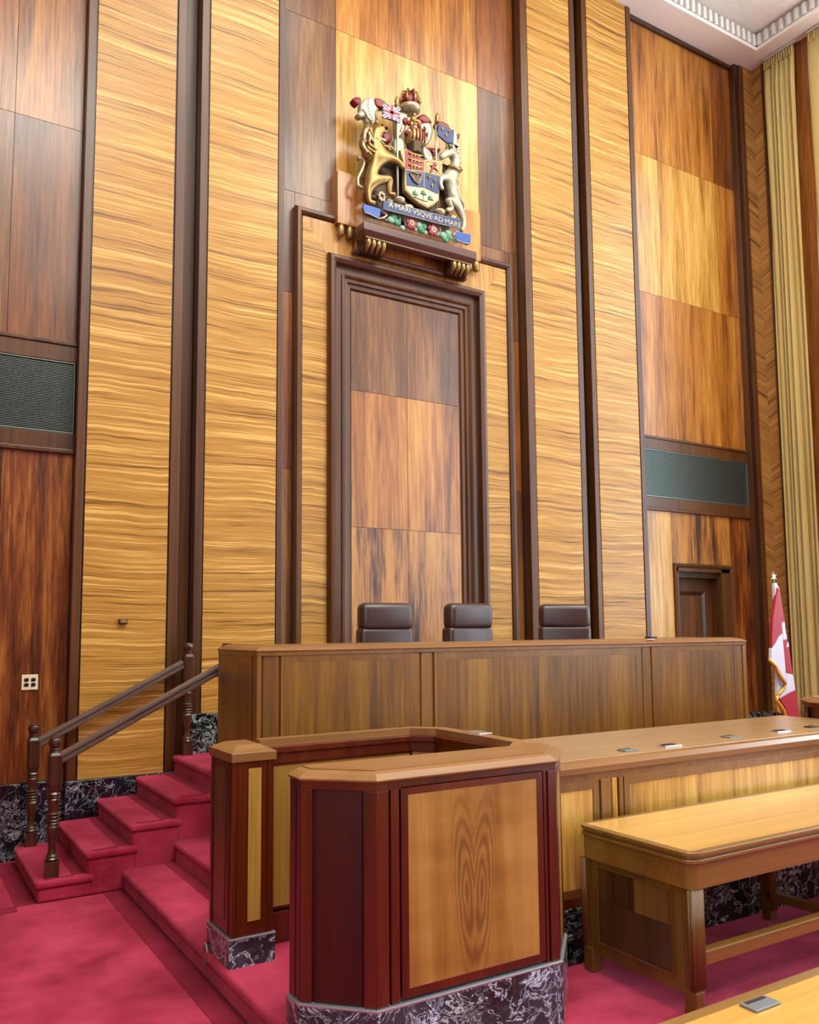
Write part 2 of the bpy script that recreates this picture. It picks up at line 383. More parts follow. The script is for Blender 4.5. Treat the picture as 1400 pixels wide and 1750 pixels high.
# ================================================================== THE SETTING
ZC = 10.10                      # underside of the plaster border
XC = 10.695         # inner face of the right wall
XL = 9.45-10.695    # inner face of the left wall
YB, YC, YP = 7.62, 7.65, 7.50
floor = struct('floor', box(B(), XL-0.3, XC+0.3, -10.2, 7.95, -0.1, 0.0), 'carpet_red', 'crimson carpet of the court room')
for d in ((1.36, 1.50, 3.2, 6.33), (0.80, 0.93, 6.33, 7.55), (XL, 0.80, 6.22, 6.34)):
    obj('carpet_border', box(B(), d[0], d[1], d[2], d[3], -0.02, 0.004), 'carpet_dark', floor)

wall = struct('wall_back', box(B(), XL-0.3, 8.73, 7.75, 7.95, 0, 10.7), 'trim_side', 'tall wood panelled wall behind the judges bench')
bx('wall_core', 'trim_side', wall, (9.66, XC+0.3, 7.75, 7.95, 0, 10.7))
bx('wall_core', 'trim_side', wall, (8.73, 9.66, 7.75, 7.95, 2.60, 10.7))
def panel(mat, x0, x1, z0, z1, y, name='wood_panel', th=0.02, g=0.0022):
    o = bx(name, mat, wall, (x0+g, x1-g, y, y+th, z0+g, z1-g)); return o
def strip(x0, x1, z0=0.6, z1=ZC, y=YP, mat='trim_dark', dep=0.1, bev=0.004):
    return bx('dark_strip', mat, wall, (x0, x1, y, y+dep, z0, z1), bev)
def split(mat, x0, x1, y, joints):
    for a, b in zip(joints, joints[1:]): panel(mat, x0, x1, a, b, y)
# pilaster one and two (left), three and four (right), corner pilaster
p1a, p1b = 1.2978, 2.1772
p2a, p2b = 2.3255, 3.177
p3a, p3b = 6.2366, 7.1192
p4a, p4b = 7.2518, 8.1395
p5a = 10.2979
for a, b in ((p1a, p1b), (p2a, p2b), (p3a, p3b), (p4a, p4b), (p5a, XC)):
    bx('pilaster_core', 'trim_side', wall, (a+0.004, b-0.004, 7.522, 7.76, 0.3, ZC))
# zebra panels, one tall leaf each with a fine joint half way
split('zebra_wood', 1.3785, 2.0842, YP, (0.6, ZC))
split('zebra_wood', 2.4085, 3.1081, YP, (1.083, ZC))
split('zebra_wood', 6.3406, 7.0311, YP, (1.083, ZC))
split('zebra_wood', 7.3342, 8.044, YP, (0.66, ZC))
split('herring_left', 10.4815, XC, YP, (0.66, ZC))
# dark strips beside the panels
strip(p1a, 1.3646); strip(2.097, p1b)
strip(p2a, 2.3977); strip(3.1163, p2b)
strip(p3a, 6.3356); strip(7.0404, p3b)
strip(p4a, 7.3207); strip(8.0605, p4b)
strip(p5a, 10.384, y=7.53); strip(10.3867, 10.463)
# recessed channels between the pilaster pairs
for a, b in ((p1b, p2a), (p3b, p4a)):
    bx('channel_back', 'trim_dark', wall, (a, b, 7.66, 7.76, 0.3, ZC))
    bx('channel_bead', 'trim_dark', wall, (a, a+0.022, 7.56, 7.66, 0.3, ZC), 0.004)
# ---- left bay and right bay with their grilles
J1, J2 = 6.242, 8.172
LX = (XL+0.35, 9.45-9.872, 9.45-8.706, p1a); RX = (p4b, 8.706, 9.872, p5a)
rowmats_left = {0: ('panel_brown', 'panel_red', 'panel_brown', 'panel_deepred'), 1: ('panel_orange', 'panel_orange', 'panel_brown', 'panel_deepred'), 2: ('panel_orange', 'panel_orange', 'panel_red', 'panel_deepred')}
for k in range(3):
    m = rowmats_left[k]; x0, x1 = LX[k], LX[k+1]
    panel(m[0], x0, x1, 8.2, ZC, YB); panel(m[1], x0, x1, 6.25, 8.2, YB); panel(m[2], x0, x1, 4.304, 6.25, YB); panel(m[3], x0, x1, 0.6, 3.33, YB)
for k, ms in enumerate((('panel_orange', 'panel_gold', 'panel_orange', 'panel_gold'), ('panel_orange', 'panel_gold', 'panel_orange', 'panel_streaked'), ('panel_red', 'panel_orange', 'panel_orange', 'panel_deepred'))):  # lowest panel of the first column is gold to imitate a reflection
    x0, x1 = RX[k], RX[k+1]
    panel(ms[0], x0, x1, J2, ZC, YB); panel(ms[1], x0, x1, J1, J2, YB); panel(ms[2], x0, x1, 4.304, J1, YB)
    panel(ms[3], x0, x1, 2.654 if k == 1 else 0.66, 3.33, YB)
for x0, x1 in ((LX[0], LX[3]), (RX[0], RX[3])):
    bx('bay_rail', 'trim_dark', wall, (x0, x1, 7.60, 7.7, 4.13, 4.27), 0.003); bx('bay_rail', 'trim_dark', wall, (x0, x1, 7.585, 7.7, 4.27, 4.304), 0.006)
    bx('bay_rail', 'trim_dark', wall, (x0, x1, 7.60, 7.7, 3.365, 3.50), 0.003); bx('bay_rail', 'trim_dark', wall, (x0, x1, 7.585, 7.7, 3.325, 3.365), 0.008)
    bx('top_bead', 'trim_side', wall, (x0, x1, 7.57, 7.7, ZC-0.06, ZC), 0.01)
bx('bay_core', 'trim_side', wall, (LX[0]-0.35, LX[3], 7.645, 7.76, 0.3, ZC))
for d in ((RX[0], 8.73, 0.3, ZC), (9.66, RX[3], 0.3, ZC), (8.73, 9.66, 2.62, ZC)):
    bx('bay_core', 'trim_side', wall, (d[0], d[1], 7.645, 7.76, d[2], d[3]))
bx('side_panel', 'panel_red', wall, (XL, LX[0], 7.5, 7.7, 0.6, ZC))
# ---- centre bay
cx0, cx1 = p2b, p3a
ca, cb = 3.8209, 5.686
K1, K2 = 8.2188, 6.2685
bx('bay_core', 'trim_side', wall, (cx0, cx1, 7.672, 7.76, 0.7, ZC))
for (a, b, m1, m2) in ((cx0, ca, 'panel_brown', 'panel_brown'), (ca, cb, 'panel_orange', 'panel_gold'), (cb, cx1, 'panel_red', 'panel_brown')):
    panel(m1, a, b, K1, ZC, YC); panel(m2, a, b, K2, K1, YC)
for a, b in ((cx0, 3.3545), (6.1169, cx1)):
    panel('panel_brown', a, b, 1.0, 3.4, YC); panel('panel_red', a, b, 3.4, 5.2, YC); panel('panel_brown', a, b, 5.2, K2, YC)
panel('panel_brown', 3.3545, 6.1169, 5.9, K2, YC)
# ---- surround of the blind doorway: outer moulding, banded veneer, inner moulding, stepped frame, panels
o0, o1 = 3.3305, 6.0916; oz = 6.0927
path = [(o0, 0.75), (o0, oz), (o1, oz), (o1, 0.75)]
bmm = B(); sweep(bmm, path, [(0, 7.66), (0, 7.575), (0.018, 7.55), (0.05, 7.55), (0.075, 7.575), (0.085, 7.66)], axes='xz')
obj('outer_moulding', bmm, 'trim_dark', wall, 0.002)
i0, i1 = 3.6871, 5.6736; iz = 5.6704
prism(bmm := B(), [(o0+0.085, 0.75), (o0+0.085, oz-0.085), (i0, iz), (i0, 0.75)], 7.585, 7.66, 'xz'); obj('banded_veneer', bmm, 'zebra_wood_narrow', wall)
prism(bmm := B(), [(o1-0.085, 0.75), (o1-0.085, oz-0.085), (i1, iz), (i1, 0.75)], 7.585, 7.66, 'xz'); obj('banded_veneer', bmm, 'zebra_wood_narrow', wall)
prism(bmm := B(), [(o0+0.085, oz-0.085), (o1-0.085, oz-0.085), (i1, iz), (i0, iz)], 7.585, 7.66, 'xz'); obj('banded_veneer', bmm, 'zebra_wood_upright', wall)
path = [(i0, 0.75), (i0, iz), (i1, iz), (i1, 0.75)]
bmm = B(); sweep(bmm, path, [(0, 7.66), (0, 7.55), (0.02, 7.52), (0.05, 7.515), (0.085, 7.54), (0.085, 7.66)], axes='xz')
obj('inner_moulding', bmm, 'trim_dark', wall, 0.002)
bmm = B(); sweep(bmm, path, [(0.085, 7.66), (0.085, 7.60), (0.175, 7.60), (0.175, 7.66)], axes='xz'); obj('flat_frame', bmm, 'trim_dark', wall)
bmm = B(); sweep(bmm, path, [(0.175, 7.70), (0.175, 7.585), (0.195, 7.575), (0.215, 7.60), (0.245, 7.605), (0.25, 7.63), (0.29, 7.632), (0.31, 7.66), (0.31, 7.70)], axes='xz')
obj('stepped_frame', bmm, 'trim_dark', wall, 0.001)
q0, q1, qz = i0+0.31, i1-0.31, iz-0.31
qc = (q0+q1)/2
for a, b in ((q0, qc), (qc, q1)):
    panel('panel_brown', a, b, 4.30, qz, 7.65); panel('panel_orange', a, b, 2.865, 4.30, 7.65); panel('panel_streaked', a, b, 0.75, 2.865, 7.65)
# ---- plaque, tooth blocks, shelf and brackets under the coat of arms
px0, px1 = 3.7696, 5.5876
pz0, pz1 = 5.986, 6.554
plaque = bx('plaque_board', 'panel_orange', wall, (px0, px1, 7.5, 7.66, pz0, pz1), 0.004)
for x in (px0, px1-0.3):
    for k in range(3):
        bmm = B(); lathe(bmm, [(0.012, 0.0), (0.038, 0.02), (0.038, 0.10), (0.03, 0.13)], (x+0.05+k*0.1, 7.53, pz0-0.13), 10); obj('tooth_block', bmm, 'gold', plaque, 0, True)
shelf = thing('carved_shelf', 'dark wooden ledge on two gilded scroll brackets beneath the coat of arms', 'shelf', (4.72, 7.5, 5.9))
sx0, sx1 = 3.9543, 5.3684; sz = 5.9568; sb = 5.8728
bx('ledge', 'shelf_wood', shelf, (sx0, sx1, 7.28, 7.52, sb, sz), 0.006)
bmm = B(); sweep(bmm, [(sx0, 7.52), (sx0, 7.28), (sx1, 7.28), (sx1, 7.52)], [(0, sb), (-0.045, sb-0.045), (-0.05, sb-0.06), (-0.12, sb-0.06), (-0.12, sb)])
obj('cornice_moulding', bmm, 'shelf_wood', shelf, 0.002)
bmm = B(); n = 46
for k in range(n):
    x = sx0+0.06+(sx1-sx0-0.12)*k/(n-1); box(bmm, x-0.008, x+0.008, 7.325, 7.345, sb-0.055, sb-0.012)
dn = obj('dentil_row', bmm, 'gold', shelf); dn['kind'] = 'stuff'
fz = 5.7236
bx('back_board', 'panel_red', shelf, (sx0+0.02, sx1-0.02, 7.50, 7.58, fz, sb), 0.003)
bmm = B(); sweep(bmm, [(sx0, 7.55), (sx0, 7.49), (sx1, 7.49), (sx1, 7.55)], [(0, fz+0.02), (0.012, fz), (0.0, fz-0.02), (-0.04, fz-0.02), (-0.04, fz+0.02)]); obj('lower_moulding', bmm, 'shelf_wood', shelf, 0.002)
for x in (sx0+0.05, sx1-0.30):
    zt_ = sb-0.055; hb = zt_-fz+0.03
    r = obj('bracket', prism(B(), [(7.52, zt_), (7.35, zt_), (7.34, zt_-0.3*hb), (7.37, zt_-0.62*hb), (7.42, zt_-hb), (7.52, zt_-hb)], x, x+0.25, 'yz'), 'dark_bronze', shelf, 0.006)
    for k in range(4):
        xx = x+0.035+k*0.06
        bm = B(); tube(bm, [(xx, 7.352, zt_-0.01), (xx, 7.335, zt_-0.2*hb), (xx, 7.34, zt_-0.45*hb), (xx, 7.37, zt_-0.68*hb), (xx, 7.415, zt_-0.98*hb)], [0.018, 0.026, 0.026, 0.022, 0.012], 8)
        obj('bracket_scroll', bm, 'gold', r, 0, True)
# ---- marble base of the wall
base = thing('baseboard_back', 'black marble base with white veins along the panelled wall', 'baseboard', (4.7, 7.6, 0)); del base['category']; base['kind'] = 'structure'
def mslab(x0, x1, y, z0, z1, mat='marble_dark'): return bx('marble_slab', mat, base, (x0+0.001, x1-0.001, y, 7.76, z0, z1), 0.003)
mslab(XL, -0.4, 7.59, 0, 0.6); mslab(-0.4, 0.42, 7.59, 0, 0.6); mslab(0.42, p1a-0.01, 7.59, 0, 0.6)
mslab(p1a-0.01, 2.33, 7.47, 0, 0.6)
mslab(2.2987, 3.3, 7.47, 0.3, 1.083, 'marble_green'); mslab(3.3, 4.7, 7.47, 0.3, 1.083); mslab(4.7, 6.1, 7.47, 0.3, 1.083); mslab(6.1, 8.2, 7.47, 0.3, 1.083)
mslab(8.2, 8.71, 7.59, 0.0, 0.66); mslab(9.87, p5a, 7.59, 0.0, 0.66, 'marble_green'); mslab(p5a, XC, 7.47, 0, 0.66, 'marble_green')
# ---- vent grilles
def grille(x0, x1, label):
    t = thing('vent_grille', label, 'grille', ((x0+x1)/2, 7.62, 3.5), 'vent grilles of the back wall')
    bx('back_plate', 'grille_dark', t, (x0, x1, 7.635, 7.65, 3.50, 4.13))
    bm = B(); sweep(bm, [(x0+0.01, 3.505), (x0+0.01, 4.125), (x1-0.01, 4.125), (x1-0.01, 3.505)], [(0, 7.60), (0.008, 7.60), (0.008, 7.64), (0, 7.64)], True, 'xz'); obj('edge_frame', bm, 'grille_slat', t)
    bm = B(); n = 43
    for k in range(n):
        z = 3.518+0.598*k/(n-1); box(bm, x0+0.02, x1-0.02, 7.611, 7.632, z-0.0024, z+0.0024)
    s = obj('slats', bm, 'grille_slat', t); s['kind'] = 'stuff'
    bm = B(); k = x0+0.1
    while k < x1: box(bm, k, k+0.004, 7.634, 7.64, 3.51, 4.12); k += 0.115
    s = obj('support_bars', bm, 'grille_slat', t); s['kind'] = 'stuff'
grille(LX[0], LX[3], 'dark louvred vent grille in the wall at the left edge of the photo')
grille(RX[0], RX[3], 'dark louvred vent grille above the doorway on the right')
# ---- recessed doorway
dr = thing('door_1', 'panelled dark wooden door in a recess behind the right end of the bench', 'door', (9.19, 7.78, 0.3)); del dr['category']; dr['kind'] = 'structure'
bm = B(); sweep(bm, [(8.71, 0.3), (8.71, 2.65), (9.87, 2.65), (9.87, 0.3)], [(0, 7.66), (0, 7.595), (0.02, 7.585), (0.05, 7.60), (0.06, 7.66)], axes='xz'); obj('door_moulding', bm, 'trim_dark', dr, 0.002)
bx('jamb', 'trim_dark', dr, (9.652, 9.82, 7.61, 7.86, 0.3, 2.6)); bx('jamb', 'trim_dark', dr, (8.76, 8.80, 7.61, 7.86, 0.3, 2.6))
bx('lintel', 'trim_dark', dr, (8.76, 9.82, 7.61, 7.86, 2.55, 2.62)); bx('step_lintel', 'trim_side', dr, (8.80, 9.66, 7.68, 7.86, 2.47, 2.55), 0.004)
leaf = bx('door_leaf', 'trim_dark', dr, (8.80, 9.66, 7.80, 7.85, 0.3, 2.47))
bm = B(); sweep(bm, [(8.93, 1.2), (8.93, 2.3), (9.5, 2.3), (9.5, 1.2)], [(0, 7.80), (0, 7.78), (0.04, 7.79), (0.05, 7.80)], True, 'xz'); obj('panel_moulding', bm, 'trim_side', leaf, 0.001)
bm = B(); box(bm, 8.99, 9.44, 7.786, 7.80, 1.26, 2.24); obj('raised_panel', bm, 'panel_brown', leaf, 0.006)
bx('door_floor', 'carpet_red', dr, (8.73, 9.66, 7.6, 7.95, 0.2, 0.3))

# ---- right wall with its tall windows, left wall, front wall
def side_wall(name, xi, xo, wins, label):
    a, b = min(xi, xo), max(xi, xo)
    ys = [-10.0]; 
    for y0, y1 in wins: ys += [y0, y1]
    ys.append(7.76)
    w_ = struct(name, box(B(), a, b, ys[0], ys[1], 0, 10.7), 'panel_red', label)
    for k in range(2, len(ys), 2): bx('wall_pier', 'panel_red', w_, (a, b, ys[k], ys[k+1], 0, 10.7))
    for y0, y1 in wins: bx('window_breast', 'panel_brown', w_, (a, b, y0, y1, 0, 1.3)); bx('window_head', 'panel_brown', w_, (a, b, y0, y1, 9.75, 10.7))
    return w_
wins = ((-7.5, -4.5), (-2.1, 0.9), (3.35, 6.35))
wr = side_wall('wall_right', XC, XC+0.3, wins, 'right wall with tall curtained windows')
wl = side_wall('wall_left', XL, XL-0.3, wins[:2], 'left wall panelled in wood')
struct('wall_front', box(B(), XL-0.3, XC+0.3, -10.2, -10.0, 0, 10.7), 'panel_red', 'wall behind the viewer')
hy = 7.3378; sy = 7.2443
bx('herring_panel', 'herring_right', wr, (XC-0.012, XC+0.01, hy, 7.5, 0.66, ZC)); bx('dark_strip', 'trim_dark', wr, (XC-0.04, XC+0.01, sy, hy-0.004, 0.4, ZC), 0.004)
bx('dark_strip', 'trim_dark', wr, (XC-0.03, XC+0.01, 6.36, 6.42, 0.4, ZC), 0.004)
bx('marble_slab', 'marble_green', wr, (XC-0.04, XC+0.01, 6.4, 7.47, 0, 0.66))
n_ = 0
for xa, ww in ((XC, wins), (XL, wins[:2])):
    for y0, y1 in ww:
        n_ += 1; s_ = 1 if xa > 0 else -1
        wn = thing('window_%d' % n_, 'tall window in the side wall', 'window', (xa, (y0+y1)/2, 1.3)); del wn['category']; wn['kind'] = 'structure'
        xx = sorted((xa+s_*0.10, xa+s_*0.16))
        for d in ((y0, y0+0.07, 1.3, 9.75), (y1-0.07, y1, 1.3, 9.75), (y0, y1, 1.3, 1.38), (y0, y1, 9.67, 9.75), ((y0+y1)/2-0.03, (y0+y1)/2+0.03, 1.3, 9.75)):
            bx('window_frame', 'dark_bronze', wn, (xx[0], xx[1], d[0], d[1], d[2], d[3]))
        for z in (3.1, 4.8, 6.5, 8.2): bx('glazing_bar', 'dark_bronze', wn, (xx[0], xx[1], y0, y1, z-0.025, z+0.025))
        bx('pane', 'window_glass', wn, (xa+s_*0.13-0.003, xa+s_*0.13+0.003, y0, y1, 1.3, 9.75))
def curtain(y0, y1, label, folds, xo=0.09, ztop=10.03):
    t = thing('curtain', label, 'curtain', (XC-xo, (y0+y1)/2, 0.4))
    bm = B(); nu, nz = folds*14, 20; g = []
    for j in range(nz+1):
        z = 0.35+(ztop-0.35)*j/nz; k = min(1.0, (ztop-z)/0.5+0.25); row = []
        for i in range(nu+1):
            u = i/nu; ph = 2*math.pi*folds*(u+0.035*math.sin(7*u+0.3*z)); amp = 0.075*k*(0.7+0.3*math.sin(11.3*u+1.2))
            s = math.sin(ph); x = XC-xo-amp*(2*abs(math.sin(ph/2))**0.35-1)
            row.append(bm.verts.new((x, y0+(y1-y0)*u+0.008*math.cos(ph)*k, z)))
        g.append(row)
    for j in range(nz):
        for i in range(nu): bm.faces.new((g[j][i], g[j][i+1], g[j+1][i+1], g[j+1][i]))
    c = obj('cloth', bm, 'curtain_cloth', t, 0, True); m = c.modifiers.new('thick', 'SOLIDIFY'); m.thickness = 0.004
    bm = B()
    for k in range(folds*2):
        y = y0+(y1-y0)*(k+0.5)/(folds*2); tube(bm, [(XC-xo-0.025, y, ztop-0.0), (XC-xo-0.03, y, ztop-0.06), (XC-xo-0.025, y, ztop-0.12)], [0.012, 0.008, 0.012], 8)
    obj('pleat_heading', bm, 'curtain_cloth', t, 0, True)
    bx('rail', 'plastic_frame', t, (XC-xo-0.012, XC-xo+0.03, y0-0.04, y1, ztop+0.03, ztop+0.06), 0.004)
    return t
curtain(6.7528, sy-0.01, 'long pleated gold curtain hanging next to the right corner', 6)
curtain(5.75, 6.5513, 'gold curtain sliver at the upper right edge, past the bare wood pier', 5)

# ---- ceiling
CI, CY = (10.3982,7.2166)
CZ = 10.3598
ceil = struct('ceiling', box(B(), XL-0.3, XC+0.3, -10.2, 7.95, CZ, CZ+0.15), 'plaster_rough', 'white plaster ceiling with a sunk field')
for d in ((XL-0.3, XC+0.3, CY, 7.95), (CI, XC+0.3, -10.2, CY), (XL-0.3, 9.45-CI, -10.2, CY), (9.45-CI, CI, -10.2, -9.5)):
    bx('ceiling_border', 'plaster', ceil, (d[0], d[1], d[2], d[3], ZC, CZ+0.02), 0.0)
bm = B(); sweep(bm, [(9.45-CI, -9.5), (CI, -9.5), (CI, CY), (9.45-CI, CY)], [(0.0, ZC), (-0.05, ZC+0.0), (-0.05, ZC+0.05), (0.0, ZC+0.06)], True); obj('cornice_lip', bm, 'plaster', ceil, 0.004)
tooth = box(B(), -0.032, 0.032, -0.065, 0.0, ZC+0.06, CZ-0.03)
t0 = obj('cornice_tooth', tooth, 'plaster', ceil, 0.01)
k = 0; x = CI-0.10
while x > 7.3:
    o = t0 if k == 0 else t0.copy()
    if k: col.objects.link(o)
    o.location = (x, CY, 0); x -= 0.118; k += 1
y = CY-0.10
while y > 5.6:
    o = t0.copy(); col.objects.link(o); o.location = (CI, y, 0); o.rotation_euler = (0, 0, -math.pi/2); y -= 0.118
bm = B()
while x > 9.45-CI+0.05: box(bm, x-0.032, x+0.032, CY-0.065, CY, ZC+0.06, CZ-0.03); x -= 0.118
while y > -9.4: box(bm, CI-0.065, CI, y-0.032, y+0.032, ZC+0.06, CZ-0.03); y -= 0.118
s = obj('far_teeth', bm, 'plaster', ceil); s['kind'] = 'stuff'

# ================================================================== STAIRS AND PLATFORMS
MARB = 0.29
def step_mesh(bm, x0, x1, y0, y1, z0, z1, over=0.014):
    box(bm, x0+over, x1, y0+over, y1, z0, z1-0.05); box(bm, x0, x1, y0, y1, z1-0.055, z1)
stair = thing('carpeted_staircase', 'crimson carpeted flight of five steps up along the marble wall base to the bench', 'stairs', (1.55, 6.95, 0))
SX = [0.915, 1.232, 1.53, 1.84, 2.15]; SZ = [0.147, 0.297, 0.445, 0.595, 0.745]
for i, (x, z) in enumerate(zip(SX, SZ)):
    x1 = 2.6 if i == 4 else SX[i+1]+0.06
    st = obj('step', (lambda b: (step_mesh(b, x, x1, 6.30 if i < 4 else 6.345, 7.47, 0.0, z), b)[1])(B()), 'carpet_red', stair, 0.022, seg=4)
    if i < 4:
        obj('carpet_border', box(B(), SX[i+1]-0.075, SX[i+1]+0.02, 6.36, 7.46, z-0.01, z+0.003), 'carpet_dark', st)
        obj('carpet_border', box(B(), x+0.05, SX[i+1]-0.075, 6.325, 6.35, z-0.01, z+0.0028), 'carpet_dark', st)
o = obj('low_step', (lambda b: (step_mesh(b, 1.475, 1.95, 2.9, 6.30, 0.0, 0.15), b)[1])(B()), 'carpet_red', floor, 0.022, seg=4)
obj('upper_step', (lambda b: (step_mesh(b, 1.835, 7.62, 4.62, 6.30, 0.0, 0.30), b)[1])(B()), 'carpet_red', floor, 0.022, seg=4)
obj('carpet_border', box(B(), 1.765, 1.86, 4.7, 6.28, 0.14, 0.153), 'carpet_dark', o)
obj('box_landing', box(B(), 1.9, 2.66, 3.2, 4.7, 0.02, 0.148), 'carpet_red', floor)
obj('judges_platform', box(B(), 2.62, 7.25, 5.62, 7.465, 0.3, 0.745), 'carpet_red', floor)

def newel(x, y, z, h=0.94):
    k = h/0.94; bm = B()
    a = 0.043; box(bm, x-a, x+a, y-a, y+a, z, z+0.108*k)
    prof = [(0.036, 0.108), (0.044, 0.118), (0.036, 0.128), (0.042, 0.138), (0.030, 0.15), (0.027, 0.165), (0.024, 0.19), (0.030, 0.24), (0.041, 0.30), (0.042, 0.33), (0.034, 0.345), (0.045, 0.355), (0.036, 0.365), (0.045, 0.375), (0.036, 0.385), (0.046, 0.40), (0.036, 0.41), (0.046, 0.42), (0.034, 0.43),
            (0.033, 0.45), (0.037, 0.49), (0.041, 0.515), (0.034, 0.525), (0.044, 0.535), (0.036, 0.543), (0.046, 0.553), (0.038, 0.565)]
    lathe(bm, [(r, q*k) for r, q in prof], (x, y, z), 20)
    z1 = z+0.565*k; z2 = z+0.835*k; s = 0.046
    vs = []; 
    for zz, r, c in ((z1, 0.034, 0.012), (z1+0.05, s, 0.014), (z2-0.02, s, 0.014), (z2, s-0.008, 0.014)):
        vs.append([(x+dx, y+dy, zz) for dx, dy in ((-r, -r+c), (-r+c, -r), (r-c, -r), (r, -r+c), (r, r-c), (r-c, r), (-r+c, r), (-r, r-c))])
    flat = [p for r_ in vs for p in r_]
    add(bm, flat, [(i*8+j, i*8+(j+1) % 8, (i+1)*8+(j+1) % 8, (i+1)*8+j) for i in range(3) for j in range(8)]+[tuple(range(7, -1, -1)), tuple(range(24, 32))])
    lathe(bm, [(0.036, 0), (0.040, 0.006), (0.032, 0.014), (0.038, 0.022), (0.030, 0.03), (0.040, 0.045), (0.045, 0.065), (0.043, 0.085), (0.036, 0.094), (0.037, 0.1), (0.02, 0.105)], (x, y, z2), 20)
    return bm
def railing(y, label):
    t = thing('stair_railing', label, 'railing', (1.026, y, 0.147), 'handrails of the staircase')
    obj('newel_post', newel(1.026, y, 0.147), 'newel_wood', t, 0, False); obj('newel_post', newel(2.255, y, 0.745, 0.975), 'newel_wood', t, 0, False)
    a = Vector((1.065, y, 0.935)); b = Vector((2.215, y, 1.525)); d = (b-a).normalized(); up = Vector((-d.z, 0, d.x))
    prof = [(-0.032, 0.012), (-0.030, 0.028), (-0.018, 0.040), (0, 0.044), (0.018, 0.040), (0.030, 0.028), (0.032, 0.012), (0.022, 0.008), (0.022, -0.006), (0.030, -0.010), (0.030, -0.026), (0.018, -0.034), (-0.018, -0.034), (-0.030, -0.026), (-0.030, -0.010), (-0.022, -0.006), (-0.022, 0.008)]
    vs = [tuple(p+Vector((0, u, 0))+up*v) for p in (a, b) for u, v in prof]; n = len(prof)
    bm = B(); add(bm, vs, [(i, (i+1) % n, n+(i+1) % n, n+i) for i in range(n)]+[tuple(range(n)), tuple(range(2*n-1, n-1, -1))])
    obj('handrail', bm, 'rail_metalwood', t)
railing(7.40, 'dark turned newel posts with handrail on the wall side of the staircase')
railing(6.40, 'dark turned newel posts with handrail on the open side of the staircase')

